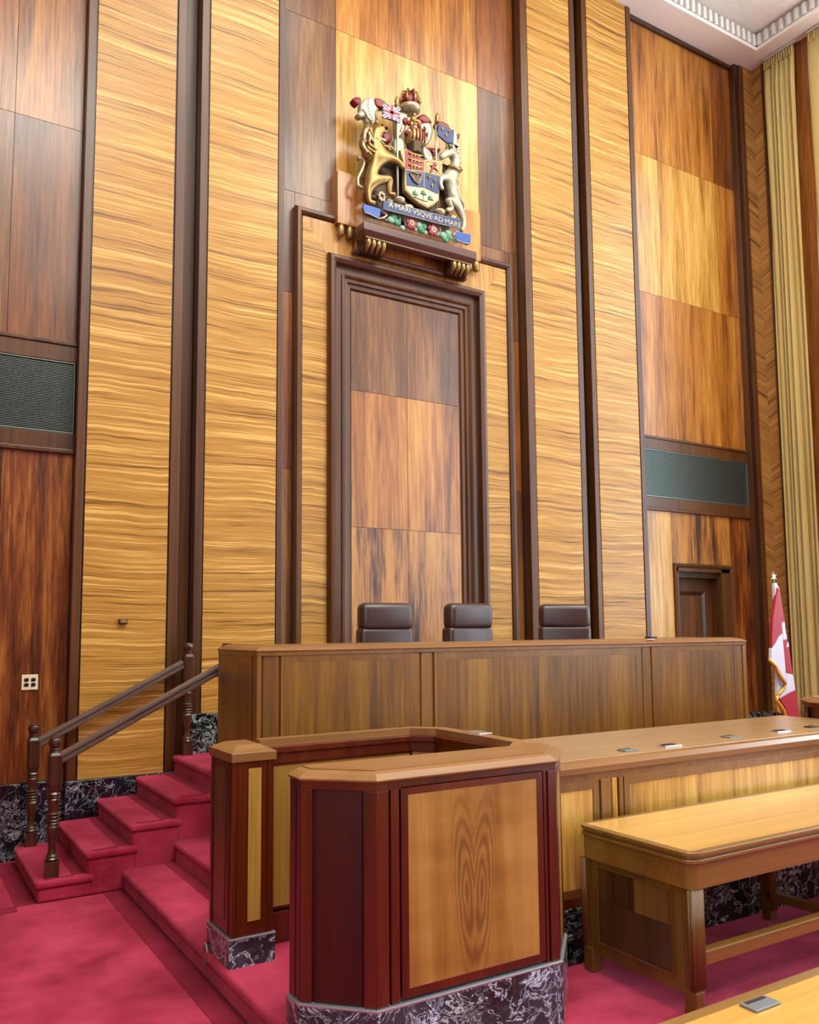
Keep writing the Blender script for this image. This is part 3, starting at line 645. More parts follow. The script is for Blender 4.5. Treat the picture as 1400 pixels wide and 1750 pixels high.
# ================================================================== THE OCTAGONAL BOXES
CT = 1.19
def cap(parent, outer, inner, closed_poly_extra=None, z=CT, slope=0.06, rise=0.028, mat='cap_wood', low=0.012):
    """moulded cap: sloping edge along the outer line, flat field up to the inner line"""
    bm = B(); sweep(bm, outer, [(0.0, z-low), (0.006, z-0.006), (0.006, z), (-slope*0.45, z+rise*0.75), (-slope, z+rise), (-slope, z-low)])
    obj('cap_moulding', bm, mat, parent, 0.0015)
    ins = offs(outer, -slope, False)
    if len(ins) == 8: quads = [[ins[0], ins[1], ins[2], inner[0]]]+[[ins[k+2], ins[k+3], inner[k+1], inner[k]] for k in range(5)]
    else: quads = [[ins[k], ins[k+1], inner[k+1], inner[k]] for k in range(3)]
    for q in quads: obj('cap_field', prism(B(), q, z-low, z+rise+0.004), mat, parent, 0.001)
def enclosure(label, detail=True):
    t = thing('witness_box', label, 'box', (2.2, 3.8, 0))
    O = [(1.50, 3.45), (1.50, 3.335), (1.735, 3.10), (2.70, 3.10), (2.945, 3.345), (2.945, 4.33), (2.755, 4.52), (1.735, 4.52)]
    I = [(1.64, 3.45), (2.68, 3.43), (2.80, 3.55), (2.80, 4.28), (2.69, 4.39), (1.735, 4.39)]
    # marble base
    bm = B(); prism(bm, offs(O, 0.008, False)+I[::-1], 0.0, MARB-0.006); obj('marble_base', bm, 'marble_purple', t, 0.004)
    bm = B(); sweep(bm, O, [(0.010, MARB-0.01), (0.010, MARB), (-0.03, MARB), (-0.03, MARB-0.01)]); obj('marble_edge', bm, 'steel', t, 0.002)
    # body
    body = offs(O, -0.022, False)
    bm = B(); prism(bm, body+I[::-1], MARB, CT-0.03); obj('body', bm, 'mahogany_dark', t)
    # under cap band
    bm = B(); sweep(bm, O, [(-0.03, CT-0.045), (-0.004, CT-0.045), (-0.004, CT-0.006), (-0.03, CT-0.006)]); obj('cap_band', bm, 'mahogany', t, 0.002)
    cap(t, O, I)
    # inner edge moulding of the open well
    bm = B(); sweep(bm, [p for p in I[::-1]][:6], [(0.0, CT-0.10), (0.014, CT-0.10), (0.014, CT-0.05), (0.024, CT-0.042), (0.024, CT-0.012), (0.0, CT-0.006)]) 
    obj('inner_moulding', bm, 'mahogany', t, 0.002)
    P = {'nose': (O[0], O[1]), 'cham': (O[1], O[2]), 'front': (O[2], O[3]), 'rcham': (O[3], O[4]), 'right': (O[4], O[5]), 'bcham': (O[5], O[6]), 'back': (O[6], O[7])}
    sc, sm = 0.0, CT-0.045
    def post(seg, s0, s1, d1=0.0, mat='mahogany', nm='stile'):
        obj(nm, slab(B(), seg[0], seg[1], s0, s1, MARB, sm, -0.03, d1), mat, t, 0.003)
    # front face: stiles, grooves, frame and figured panel
    f = P['front']
    post(f, 0.0, 0.058, -0.004); post(f, 0.07, 0.11, -0.006); post(f, 0.888, 0.905, -0.006); post(f, 0.915, 0.965, -0.004)
    framed(t, f[0], f[1], 0.118, 0.88, 0.305, 1.152, 0.035, 'mahogany', 'crotch_veneer', -0.004, -0.010, lip=False)
    # chamfer face
    c = P['cham']; post(c, 0.0, 0.05, -0.004); post(c, 0.062, 0.265, -0.012, 'mahogany_dark', 'panel'); post(c, 0.275, 0.333, -0.004)
    n_ = P['nose']; post(n_, 0.0, 0.055, -0.004); post(n_, 0.065, 0.095, -0.006); post(n_, 0.105, 0.116, -0.004)
    r = P['rcham']; post(r, 0.0, 0.05, -0.004); framed(t, r[0], r[1], 0.06, 0.29, 0.305, 1.14, 0.03, 'mahogany', 'inlay_light', -0.004, -0.01, lip=False); post(r, 0.30, 0.346, -0.004)
    for sg in ('right', 'bcham', 'back'):
        g = P[sg]; L = face_frame(*g)[0]; framed(t, g[0], g[1], 0.05, L-0.05, 0.305, 1.14, 0.05, 'mahogany', 'inlay_light', -0.004, -0.01, lip=False)
    # inner face of the back wall (seen over the front)
    q0, q1 = (1.74, 4.386), (2.69, 4.386); framed(t, q0, q1, 0.0, 0.95, 0.33, 1.09, 0.012, 'mahogany', 'inlay_light', 0.006, 0.002, lip=False)
    obj('panel', slab(B(), (2.69, 4.386), (2.797, 4.279), 0.01, 0.14, 0.33, 1.085, -0.005, 0.004), 'inlay_light', t)
    obj('panel', slab(B(), (2.797, 4.279), (2.797, 3.55), 0.01, 0.72, 0.33, 1.085, -0.005, 0.004), 'inlay_light', t)
    obj('panel', slab(B(), (2.68, 3.434), (1.66, 3.454), 0.01, 1.0, 0.33, 1.085, -0.005, 0.004), 'inlay_light', t)
    obj('inner_base', slab(B(), (1.74, 4.386), (2.69, 4.386), 0.0, 0.95, 0.15, 0.31, -0.005, 0.012), 'mahogany', t, 0.003)
    # ---- pier at the open side
    x0, x1, y0, y1 = 1.507, 1.737, 4.175, 4.52
    bx('pier_base', 'marble_purple', t, (x0-0.008, x1+0.004, y0-0.008, y1, 0.0, MARB-0.004), 0.004)
    bx('pier_base_edge', 'steel', t, (x0-0.010, x1+0.006, y0-0.010, y1, MARB-0.008, MARB), 0.002)
    bx('pier', 'mahogany', t, (x0+0.004, x1-0.004, y0+0.004, y1-0.004, MARB, CT-0.02), 0.003)
    for (p, q, fr) in (((x0, y1), (x0, y0), ((0.06, 0.09), (0.255, 0.285))), ((x0, y0), (x1, y0), ((0.06, 0.075), (0.16, 0.175)))):
        L = face_frame(p, q)[0]
        obj('inlay', slab(B(), p, q, L*0.22 if L > 0.3 else 0.087, L*0.70 if L > 0.3 else 0.156, 0.36, 1.11, -0.01, 0.0), 'inlay_brown' if L > 0.3 else 'inlay_light', t)
        bm = B(); slab(bm, p, q, L*0.16, L*0.84, 1.145, 1.155, -0.01, 0.004); slab(bm, p, q, L*0.84, L*0.87, 0.3, 1.155, -0.01, 0.003); slab(bm, p, q, L*0.13, L*0.16, 0.3, 1.155, -0.01, 0.003)
        obj('inlay_bead', bm, 'mahogany', t, 0.001)
    bm = B(); a = (x0-0.006, y0-0.006, x1+0.006, y1+0.0); k = 0.06
    vs = [(a[0], a[1], CT-0.045), (a[2], a[1], CT-0.045), (a[2], a[3], CT-0.045), (a[0], a[3], CT-0.045), (a[0], a[1], CT), (a[2], a[1], CT), (a[2], a[3], CT), (a[0], a[3], CT),
          (a[0]+k, a[1]+k+0.03, CT+0.03), (a[2]-k, a[1]+k+0.03, CT+0.03), (a[2]-k, a[3]-k, CT+0.03), (a[0]+k, a[3]-k, CT+0.03)]
    add(bm, vs, [(3, 2, 1, 0), (0, 1, 5, 4), (1, 2, 6, 5), (2, 3, 7, 6), (3, 0, 4, 7), (4, 5, 9, 8), (5, 6, 10, 9), (6, 7, 11, 10), (7, 4, 8, 11), (8, 9, 10, 11)])
    obj('pier_cap', bm, 'cap_wood', t, 0.003)
    return t
enclosure('octagonal mahogany box with figured oval veneer panel on a marble base, in the foreground')
MIR[0] = 9.45
enclosure('distant wooden box whose capped corner shows past the flag at the right edge')
MIR[0] = None
tag(bx('steel_plate', 'bright_steel', None, (2.84, 2.93, 3.90, 4.05, 1.2205, 1.226), 0.002), 'small bright metal plate lying on the cap of the octagonal box', 'plate')
bm = B(); ring = [(1.488, 4.50+0.035*math.cos(a), 0.13+0.05*math.sin(a)) for a in [2*math.pi*i/18 for i in range(19)]]; tube(bm, ring, 0.005, 6)
tag(obj('metal_ring', bm, 'steel', None, 0, True), 'thin metal ring on the marble foot of the pier beside the low carpet steps', 'ring')

# ================================================================== CLERKS' DESK
dk = thing('clerk_desk', 'long low wooden desk with yellow front panels on marble, behind the bare table', 'desk', (4.7, 4.1, 0))
dx0, dx1, dy0, dy1 = 2.96, 6.49, 3.615, 4.58
bx('marble_base', 'marble_green', dk, (dx0, dx1, dy0-0.015, 4.52, 0, MARB), 0.004)
bx('carcass', 'mahogany', dk, (dx0, dx1, dy0+0.02, 4.55, MARB, 1.0))
bx('top_board', 'desk_top', dk, (dx0, dx1, dy0+0.085, dy1, 1.0, 1.062), 0.003)
bm = B(); sweep(bm, [(dx0, dy0-0.012), (dx1, dy0-0.012)], [(0, 1.0), (0.0, 1.035), (-0.045, 1.055), (-0.095, 1.060), (-0.095, 1.0)]); obj('edge_moulding', bm, 'cap_wood', dk, 0.002)
bm = B(); sweep(bm, [(dx0, dy0), (dx1, dy0)], [(0.002, 0.985), (0.002, 1.0), (-0.03, 1.0), (-0.03, 0.985)]); obj('bead', bm, 'bench_frame', dk)
P0, P1 = (dx0, dy0), (dx1, dy0)
bmr = B(); slab(bmr, P0, P1, 0, dx1-dx0, 0.955, 0.988, -0.03, 0.0); obj('rail', bmr, 'bench_frame', dk, 0.002)
bmr = B(); slab(bmr, P0, P1, 0, dx1-dx0, MARB, 0.34, -0.03, 0.0); obj('rail', bmr, 'mahogany', dk, 0.002)
framed(dk, P0, P1, 0.0, 0.50, 0.34, 0.955, 0.045, 'bench_frame', 'desk_panel', 0.0, -0.008, lip=False)
for s, m_ in ((0.512, 'bench_frame'), (0.60, 'desk_panel')): obj('stile', slab(B(), P0, P1, s, s+(0.075 if m_ == 'bench_frame' else 0.036), 0.34, 0.955, -0.03, 0.004), m_, dk, 0.003)
obj('stile', slab(B(), P0, P1, 0.652, 0.685, 0.34, 0.955, -0.03, 0.004), 'bench_frame', dk, 0.003)
framed(dk, P0, P1, 0.695, 2.82, 0.34, 0.955, 0.045, 'bench_frame', 'desk_panel', 0.0, -0.008, lip=False)
obj('stile', slab(B(), P0, P1, 2.835, 3.02, 0.34, 0.955, -0.03, 0.004), 'bench_frame', dk, 0.003)
framed(dk, P0, P1, 3.03, 3.52, 0.34, 0.955, 0.045, 'bench_frame', 'desk_panel', 0.0, -0.008, lip=False)
# hatches and sockets let into the desk top
def port(x, y, z, w_, d_, plate, inner, label, white=False, name='cable_hatch'):
    t = thing(name, label, 'hatch' if name == 'cable_hatch' else 'socket plate', (x, y, z), 'fittings let into the desk tops')
    bx('plate', plate, t, (x-w_/2, x+w_/2, y-d_/2, y+d_/2, z+0.0005, z+0.007), 0.0015)
    if white:
        for k in (-1, 0, 1): bx('socket', 'black_plastic', t, (x+k*w_*0.25-0.014, x+k*w_*0.25+0.014, y-0.01, y+0.028, z+0.006, z+0.012), 0.002)
    else:
        bx('slot', inner, t, (x-w_/2+0.012, x+w_/2-0.018, y+d_/2-0.02, y+d_/2-0.004, z+0.005, z+0.009))
    return t
zt = 1.062
port(3.885, 3.80, zt, 0.12, 0.075, 'port_grey', 'black_plastic', 'grey cable hatch in the long desk, nearest the octagonal box')
port(4.25, 3.80, zt, 0.15, 0.07, 'bright_steel', 'black_plastic', 'bright socket plate in the long desk, between two grey hatches', True, 'socket_plate')
port(4.93, 3.87, zt, 0.12, 0.075, 'port_grey', 'black_plastic', 'grey cable hatch in the middle of the long desk')
port(5.47, 3.87, zt, 0.15, 0.07, 'bright_steel', 'black_plastic', 'bright socket plate in the long desk, farther from the octagonal box', True, 'socket_plate')
port(5.90, 3.91, zt, 0.11, 0.06, 'black_plastic', 'black_plastic', 'black cable hatch in the long desk, at the right edge of the photo')

# ================================================================== JUDGES' BENCH
bn = thing('judges_bench', 'long high curved-end wooden bench front in dark panels below the chairs', 'bench', (4.71, 5.6, 0.3))
bn['label'] = 'long high wooden judges bench with dark panelled front, below the coat of arms'
BT = 1.675
by0, by1 = 5.5, 6.30; b0, b1 = 2.15, 7.30
O = [(b0, by1), (b0, by0), (b1, by0), (b1, by1)]
I = [(b0+0.33, by1), (b0+0.33, by0+0.50), (b1-0.33, by0+0.50), (b1-0.33, by1)]
bm = B(); prism(bm, offs(O, -0.02, False)+[(b1-0.1, by1), (b1-0.1, by0+0.1), (b0+0.1, by0+0.1), (b0+0.1, by1)], 0.3, BT-0.03); obj('body', bm, 'bench_frame', bn)
cap(bn, O, I, z=BT, slope=0.075, rise=0.03)
bm = B(); sweep(bm, O, [(-0.03, BT-0.04), (0.0, BT-0.04), (0.0, BT-0.005), (-0.03, BT-0.005)]); obj('cap_band', bm, 'bench_frame', bn, 0.002)
P0, P1 = (b0, by0), (b1, by0)
zt0, zt1 = 0.36, BT-0.04
def bstile(s0, s1, d=-0.004, P=(P0, P1), mat='bench_frame'): obj('stile', slab(B(), P[0], P[1], s0, s1, 0.3, zt1, -0.03, d), mat, bn, 0.003)
bstile(0.0, 0.035); bstile(0.048, 0.165, -0.008); bstile(0.178, 0.205)
framed(bn, P0, P1, 0.205, 1.215, zt0, zt1, 0.045, 'bench_frame', 'bench_wood', -0.004, -0.010, lip=False)
bstile(1.215, 1.305); bstile(1.325, 1.425, -0.008); bstile(1.442, 1.475)
framed(bn, P0, P1, 1.475, 3.67, zt0, zt1, 0.06, 'bench_frame', 'bench_wood', -0.004, -0.010, lip=False)
bstile(3.67, 3.682); bstile(3.697, 3.80, -0.008); bstile(3.815, 3.84)
framed(bn, P0, P1, 3.84, 4.95, zt0, zt1, 0.045, 'bench_frame', 'bench_wood', -0.004, -0.010, lip=False)
bstile(4.96, 5.08, -0.008); bstile(5.095, 5.15)
Q0, Q1 = (b0, by1), (b0, by0)
bstile(0.0, 0.03, P=(Q0, Q1)); framed(bn, Q0, Q1, 0.045, 0.70, zt0, zt1, 0.055, 'bench_frame', 'bench_wood', -0.004, -0.010, lip=False); bstile(0.71, 0.80, P=(Q0, Q1))
framed(bn, (b1, by0), (b1, by1), 0.045, 0.75, zt0, zt1, 0.055, 'bench_frame', 'bench_wood', -0.004, -0.010, lip=False)
bx('marble_base', 'marble_dark', bn, (b0-0.01, b1+0.01, by0-0.015, by0+0.06, 0.3, 0.36), 0.003)
tag(obj('microphone_foot', box(B(), 6.30, 6.40, 5.82, 5.90, BT+0.0345, BT+0.05), 'black_plastic', None, 0.006), 'small flat black object on the bench top in front of the doorway', 'microphone base')
tag(obj('paper_slip', box(B(), 5.93, 6.02, 5.51, 5.53, BT+0.026, BT+0.031), 'white_paint', None, 0.001), 'tiny white slip on the front edge of the bench, right of centre', 'slip')

# ---- three high backed chairs
def rbox(bm, x0, x1, y0, y1, z0, z1): return box(bm, x0, x1, y0, y1, z0, z1)
def chair(loc, rz, label, first=None):
    if first is None:
        MIR[0] = None
        t = thing('executive_chair', label, 'chair', (0, 0, 0), 'judges chairs')
        def soft(name, d, bev, mat='leather', tilt=0.0):
            o_ = obj(name, box(B(), *d), mat, t, bev, False, 5); o_.data.polygons.foreach_set('use_smooth', [True]*len(o_.data.polygons)); return o_
        soft('headrest', (-0.245, 0.245, 0.14, 0.29, 1.05, 1.29), 0.06)
        soft('backrest', (-0.25, 0.25, 0.15, 0.30, 0.52, 1.09), 0.05)
        bm = B(); 
        for s in (-1, 1): tube(bm, [(s*0.20, 0.165, 1.0), (s*0.165, 0.160, 0.93), (s*0.15, 0.162, 0.6)], 0.006, 6)
        obj('seam', bm, 'black_plastic', t, 0, True)
        soft('seat', (-0.27, 0.27, -0.30, 0.24, 0.44, 0.56), 0.045)
        for s in (-1, 1):
            a = soft('armrest', (s*0.30-0.035, s*0.30+0.035, -0.20, 0.14, 0.66, 0.70), 0.015)
            obj('arm_support', box(B(), s*0.30-0.02, s*0.30+0.02, -0.12, 0.06, 0.46, 0.66), 'black_plastic', t, 0.006)
        bm = B(); lathe(bm, [(0.03, 0.1), (0.03, 0.25), (0.022, 0.26), (0.022, 0.45)], (0, 0, 0), 14); obj('column', bm, 'steel', t, 0, True)
        for k in range(5):
            a = 2*math.pi*k/5+0.3; bm = B(); tube(bm, [(0.02*math.cos(a), 0.02*math.sin(a), 0.11), (0.28*math.cos(a), 0.28*math.sin(a), 0.075)], [0.028, 0.018], 8)
            l_ = obj('leg', bm, 'black_plastic', t, 0, True); bm = B(); ball(bm, (0.28*math.cos(a), 0.28*math.sin(a), 0.03), (0.028, 0.028, 0.03), 10, 7); obj('caster', bm, 'black_plastic', l_, 0, True)
    else:
        t = first.copy(); col.objects.link(t)
        for ch in list(first.children):
            c = ch.copy(); col.objects.link(c); c.parent = t
            for g in ch.children: d = g.copy(); col.objects.link(d); d.parent = c
        t['label'] = label
    t.location = loc; t.rotation_euler = (0, 0, rz); return t
c0 = chair((3.545, 5.98, 0.746), R(-3), 'dark leather high-backed chair, nearest the staircase of the three')
chair((4.43, 6.0, 0.751), R(2), 'dark leather high-backed chair in the middle of the three', c0)
chair((5.43, 6.02, 0.756), R(-32), 'dark leather high-backed chair turned aside, nearest the doorway', c0)

# ================================================================== TABLES
def rounded(x0, x1, y0, y1, r, n=6):
    out = []
    for cx, cy, a0 in ((x1-r, y1-r, 0), (x0+r, y1-r, 90), (x0+r, y0+r, 180), (x1-r, y0+r, 270)):
        for k in range(n+1): a = R(a0+90*k/n); out.append((cx+r*math.cos(a), cy+r*math.sin(a)))
    return out
def table(x0, x1, y0, y1, top, label, full=True):
    t = thing('counsel_table', label, 'table', ((x0+x1)/2, (y0+y1)/2, 0))
    pl = rounded(x0, x1, y0, y1, 0.06)[::-1]
    bm = B()
    # stacked mouldings of the edge
    for z0, z1, o in ((top-0.020, top-0.0, -0.012), (top-0.034, top-0.020, -0.002), (top-0.052, top-0.034, -0.010)):
        prism(bm, offs(pl, o, True), z0, z1)
    obj('edge_moulding', bm, 'table_wood_x', t, 0.004, seg=3)
    prism(bm := B(), [(x0+0.03, y0+0.03), (x1-0.03, y0+0.03), (x1-0.03, y1-0.03), (x0+0.03, y1-0.03)], top-0.03, top+0.0008); obj('top_veneer', bm, 'table_top', t)
    if not full:
        bx('apron', 'table_wood_x', t, (x0+0.01, x1-0.01, y0+0.01, y1-0.01, top-0.15, top-0.05), 0.004)
        for a in (x0+0.05, x1-0.13):
            for b in (y0+0.05, y1-0.13): bx('leg', 'table_wood', t, (a, a+0.08, b, b+0.08, 0, top-0.1), 0.01)
        return t
    ax0, ax1, ay0, ay1 = x0+0.004, x1-0.004, y0+0.004, y1-0.004
    bm = B(); prism(bm, rounded(ax0, ax1, ay0, ay1, 0.05), top-0.17, top-0.052); obj('apron', bm, 'table_wood_x', t)
    for k, (a, nm) in enumerate(((ax0, 'end'), (ax1-0.07, 'end'))):
        # end: two reeded legs, panel of four matched veneers
        for b in (ay0+0.0, ay1-0.075):
            l_ = bx('leg', 'table_wood', t, (a+0.008, a+0.075, b+0.008, b+0.072, 0.11, top-0.17), 0.006)
            bm = B(); cy = b+0.04; cx_ = a+0.042
            for j in range(7):
                for q, (ux, uy) in enumerate((((j-3)*0.0115, -0.032 if b < (ay0+ay1)/2 else 0.032),)):
                    tube(bm, [(cx_+ux, cy+uy, 0.135), (cx_+ux, cy+uy, top-0.175)], 0.0075, 8)
            for j in range(2): tube(bm, [(cx_-0.036, cy+(-1 if b < (ay0+ay1)/2 else 1)*(0.026-0.014*j), 0.135), (cx_-0.036, cy+(-1 if b < (ay0+ay1)/2 else 1)*(0.026-0.014*j), top-0.175)], 0.0075, 8)
            obj('reeding', bm, 'table_wood', l_, 0, True)
            bx('foot_block', 'table_wood', l_, (a+0.002, a+0.068, b+0.004, b+0.072, 0.0, 0.125), 0.006)
        fx = a+0.012
        bx('end_frame', 'table_wood', t, (fx, a+0.06, ay0+0.07, ay1-0.07, 0.10, top-0.17), 0.002)
        ym = (ay0+ay1)/2; zm = 0.39
        sx = fx-0.005 if k == 0 else a+0.055
        for (ya, yb, za, zb, mt) in ((ay0+0.13, ym, zm, top-0.20, 'diag_b'), (ym, ay1-0.12, zm, top-0.20, 'diag_a'), (ay0+0.13, ym, 0.17, zm, 'diag_a'), (ym, ay1-0.12, 0.17, zm, 'diag_a')):
            bx('veneer_panel', mt, t, (sx, sx+0.012, ya+0.0008, yb-0.0008, za+0.0008, zb-0.0008))
        bm = B(); sweep(bm, [(ay0+0.125, 0.165), (ay0+0.125, top-0.195), (ay1-0.115, top-0.195), (ay1-0.115, 0.165)], [(0, sx-0.006), (0.006, sx-0.006), (0.006, sx+0.012), (0, sx+0.012)], True, 'yz'); obj('panel_bead', bm, 'table_wood', t)
    # low stretchers with a middle support
    bx('stretcher', 'table_wood_x', t, (ax0+0.07, ax1-0.07, ay0+0.02, ay0+0.075, 0.225, 0.29), 0.005)
    xm = 4.72
    bx('cross_stretcher', 'table_wood', t, (xm+0.0, xm+0.06, ay0+0.02, ay1-0.05, 0.125, 0.175), 0.004)
    l_ = bx('leg', 'table_wood', t, (xm, xm+0.065, ay1-0.075, ay1-0.01, 0.0, top-0.17), 0.006)
    bm = B()
    for j in range(4): tube(bm, [(xm+0.01+j*0.015, ay1-0.077, 0.06), (xm+0.01+j*0.015, ay1-0.077, top-0.18)], 0.007, 8)
    obj('reeding', bm, 'table_wood', l_, 0, True)
    bx('leg', 'table_wood', t, (xm, xm+0.065, ay0+0.01, ay0+0.075, 0.0, top-0.17), 0.006)
    return t
table(3.235, 6.35, 2.79, 3.545, 0.755, 'bare yellow oak table with reeded legs and four-veneer end panel, beside the octagonal box')
table(1.2, 4.6, 0.75, 1.675, 0.75, 'pale yellow table top cut off by the lower right corner of the photo', False)
t_ = thing('cable_hatch', 'grey slotted cable hatch in the table top in the lower right corner', 'hatch', (2.125, 1.608, 0.751), 'fittings let into the desk tops')
bx('plate', 'port_grey', t_, (2.07, 2.178, 1.58, 1.636, 0.7515, 0.758), 0.0015); bx('slot', 'black_plastic', t_, (2.085, 2.165, 1.618, 1.630, 0.757, 0.7595))

# ================================================================== SMALL FITTINGS
t_ = thing('outlet_plate', 'cream plate with four black sockets low on the left wood panel', 'outlet', (1.0, 7.61, 1.4))
xo, zo = 1.0115, 1.4063
bx('plate', 'cream_plastic', t_, (xo-0.062, xo+0.062, 7.608, 7.62, zo-0.062, zo+0.062), 0.003)
for sx_ in (-0.026, 0.026):
    for sz_ in (-0.02, 0.02): obj('socket', prism(B(), rounded(xo+sx_-0.017, xo+sx_+0.017, zo+sz_-0.014, zo+sz_+0.014, 0.009), 7.603, 7.612, 'xz'), 'black_plastic', t_)
xs, zs = 1.713, 1.9003
t_ = thing('wall_switch', 'small brown box fixed to the striped veneer above the staircase', 'switch', (xs, 7.49, zs))
bx('housing', 'dark_bronze', t_, (xs-0.035, xs+0.035, 7.462, 7.502, zs-0.022, zs+0.022), 0.004)
bx('face', 'gold', t_, (xs-0.026, xs+0.026, 7.459, 7.463, zs-0.013, zs+0.015), 0.001)

# ================================================================== FLAG
FY = 6.05
fl = thing('draped_flag', 'red and white flag with gold fringe draped on a pole in the right corner', 'flag', (8.5633, FY, 0))
fxp, fzt = 8.5633, 2.3826
bm = B(); lathe(bm, [(0.14, 0), (0.15, 0.02), (0.1, 0.05), (0.03, 0.07)], (fxp+0.11, FY, 0), 20); obj('pole_foot', bm, 'gold', fl, 0, True)
bm = B(); tube(bm, [(fxp+0.11, FY, 0.05), (fxp, FY, fzt-0.05)], 0.012, 8); obj('pole', bm, 'newel_wood', fl, 0, True)
bm = B(); cx_, cz_ = fxp, fzt-0.005
star = []
for k in range(12):
    a = R(90+30*k); rr = 0.062 if k % 2 == 0 else 0.02; star.append((cx_+rr*math.cos(a), cz_+rr*math.sin(a)))
prism(bm, star, FY-0.008, FY+0.008, 'xz'); tube(bm, [(fxp+0.002, FY, fzt-0.05), (fxp+0.014, FY, fzt-0.16)], 0.009, 8); obj('finial', bm, 'silver_gilt', fl, 0.002)
def drape(pts, y, mat, nm='cloth_fold', depth=0.03, parent=fl):
    """one hanging fold: a bellied sheet with thickness following the outline"""
    cu = bpy.data.curves.new(nm, 'CURVE'); cu.dimensions = '2D'; cu.fill_mode = 'BOTH'; cu.extrude = depth*0.4; cu.bevel_depth = depth*0.25; cu.bevel_resolution = 3; cu.offset = -depth*0.2
    sp = cu.splines.new('POLY'); sp.points.add(len(pts)-1); sp.use_cyclic_u = True
    for q, (a, b) in zip(sp.points, pts): q.co = (a, b, 0, 1)
    tmp = bpy.data.objects.new('tmp', cu); col.objects.link(tmp)
    dg = bpy.context.evaluated_depsgraph_get(); me = bpy.data.meshes.new_from_object(tmp.evaluated_get(dg)); bpy.data.objects.remove(tmp)
    off = loc_of(parent)
    for v in me.vertices:
        x, z, q = v.co.x, v.co.y, v.co.z
        v.co = Vector((x, y-q, z))-off
    me.materials.clear(); me.materials.append(MATS[mat])
    for p in me.polygons: p.use_smooth = False
    o_ = bpy.data.objects.new(nm, me); col.objects.link(o_); o_.parent = parent; return o_
F = (1260, 960); s_ = 6.25
drape([(8.5102,2.2963),(8.5529,2.3046),(8.575,2.2627),(8.5986,2.2398),(8.5248,2.1169),(8.5084,2.1219)], 6.02, 'flag_white')
drape([(8.5455,2.2484),(8.5726,2.2278),(8.5779,2.0165),(8.5814,1.7409),(8.5111,1.7018),(8.4471,1.6297),(8.3782,1.5738),(8.406,1.8068),(8.4273,1.911),(8.4669,2.0367),(8.494,2.1263)], 6.00, 'flag_red')
drape([(8.5812,1.7388),(8.5884,1.6172),(8.5995,1.4392),(8.6149,1.2096),(8.6199,1.1678),(8.5976,1.205),(8.5284,1.2853),(8.4526,1.3808),(8.3585,1.4452),(8.3712,1.5687),(8.4469,1.6276),(8.5109,1.6997)], 6.00, 'flag_white')
drape([(8.5967,2.2508),(8.6154,2.2299),(8.648,2.039),(8.6723,1.8736),(8.623,1.8536),(8.6279,1.7005),(8.6039,1.9117)], 6.03, 'flag_red')
drape([(8.6721,1.8715),(8.6856,1.7634),(8.707,1.668),(8.6351,1.6636),(8.6197,1.8536)], 6.03, 'flag_white')
drape([(8.6351,1.6636),(8.7103,1.6658),(8.7156,1.6467),(8.6959,1.6153),(8.6878,1.5785),(8.7314,1.5883),(8.7523,1.4242),(8.7776,1.2706),(8.6596,1.2902),(8.6442,1.4584)], 6.03, 'flag_red')
drape([(8.7031,1.6257),(8.7279,1.636),(8.7343,1.5883),(8.6888,1.5753)], 6.025, 'flag_white', depth=0.02)
drape([(8.6596,1.2902),(8.7776,1.2706),(8.7943,1.1805),(8.8081,1.0979),(8.672,1.0651),(8.5165,1.0152),(8.5023,1.0468),(8.5898,1.0947),(8.6529,1.1441),(8.6647,1.1854)], 6.03, 'flag_white')
drape([(8.5281,1.3772),(8.5999,1.2862),(8.6803,1.1891),(8.6549,1.1274),(8.5301,1.0392),(8.5105,1.0453),(8.5193,1.2005)], 6.05, 'flag_white')
drape([(8.5165,1.0152),(8.672,1.0651),(8.8079,1.0958),(8.8345,0.9579),(8.8634,0.6838),(8.6929,0.6948),(8.6085,0.9071)], 6.03, 'flag_red')
def fringe(pts, y): 
    bm = B(); tube(bm, [(a, y, b) for a, b in pts], 0.018, 8); obj('fringe', bm, 'fringe', fl, 0, True)
fringe([(8.331,1.4515),(8.3852,1.409),(8.4292,1.38),(8.4688,1.3138),(8.5301,1.2446),(8.5853,1.1805)], 5.985)
fringe([(8.6284,1.1774),(8.6061,1.1315),(8.5355,1.0878),(8.4708,1.0495)], 6.01)
fringe([(8.4708,1.0495),(8.4602,0.9986),(8.5158,0.9443),(8.5775,0.8792),(8.6119,0.7843),(8.6304,0.7006)], 6.01)
fringe([(8.5149,0.9836),(8.5126,0.8702),(8.5684,0.8568)], 6.04)

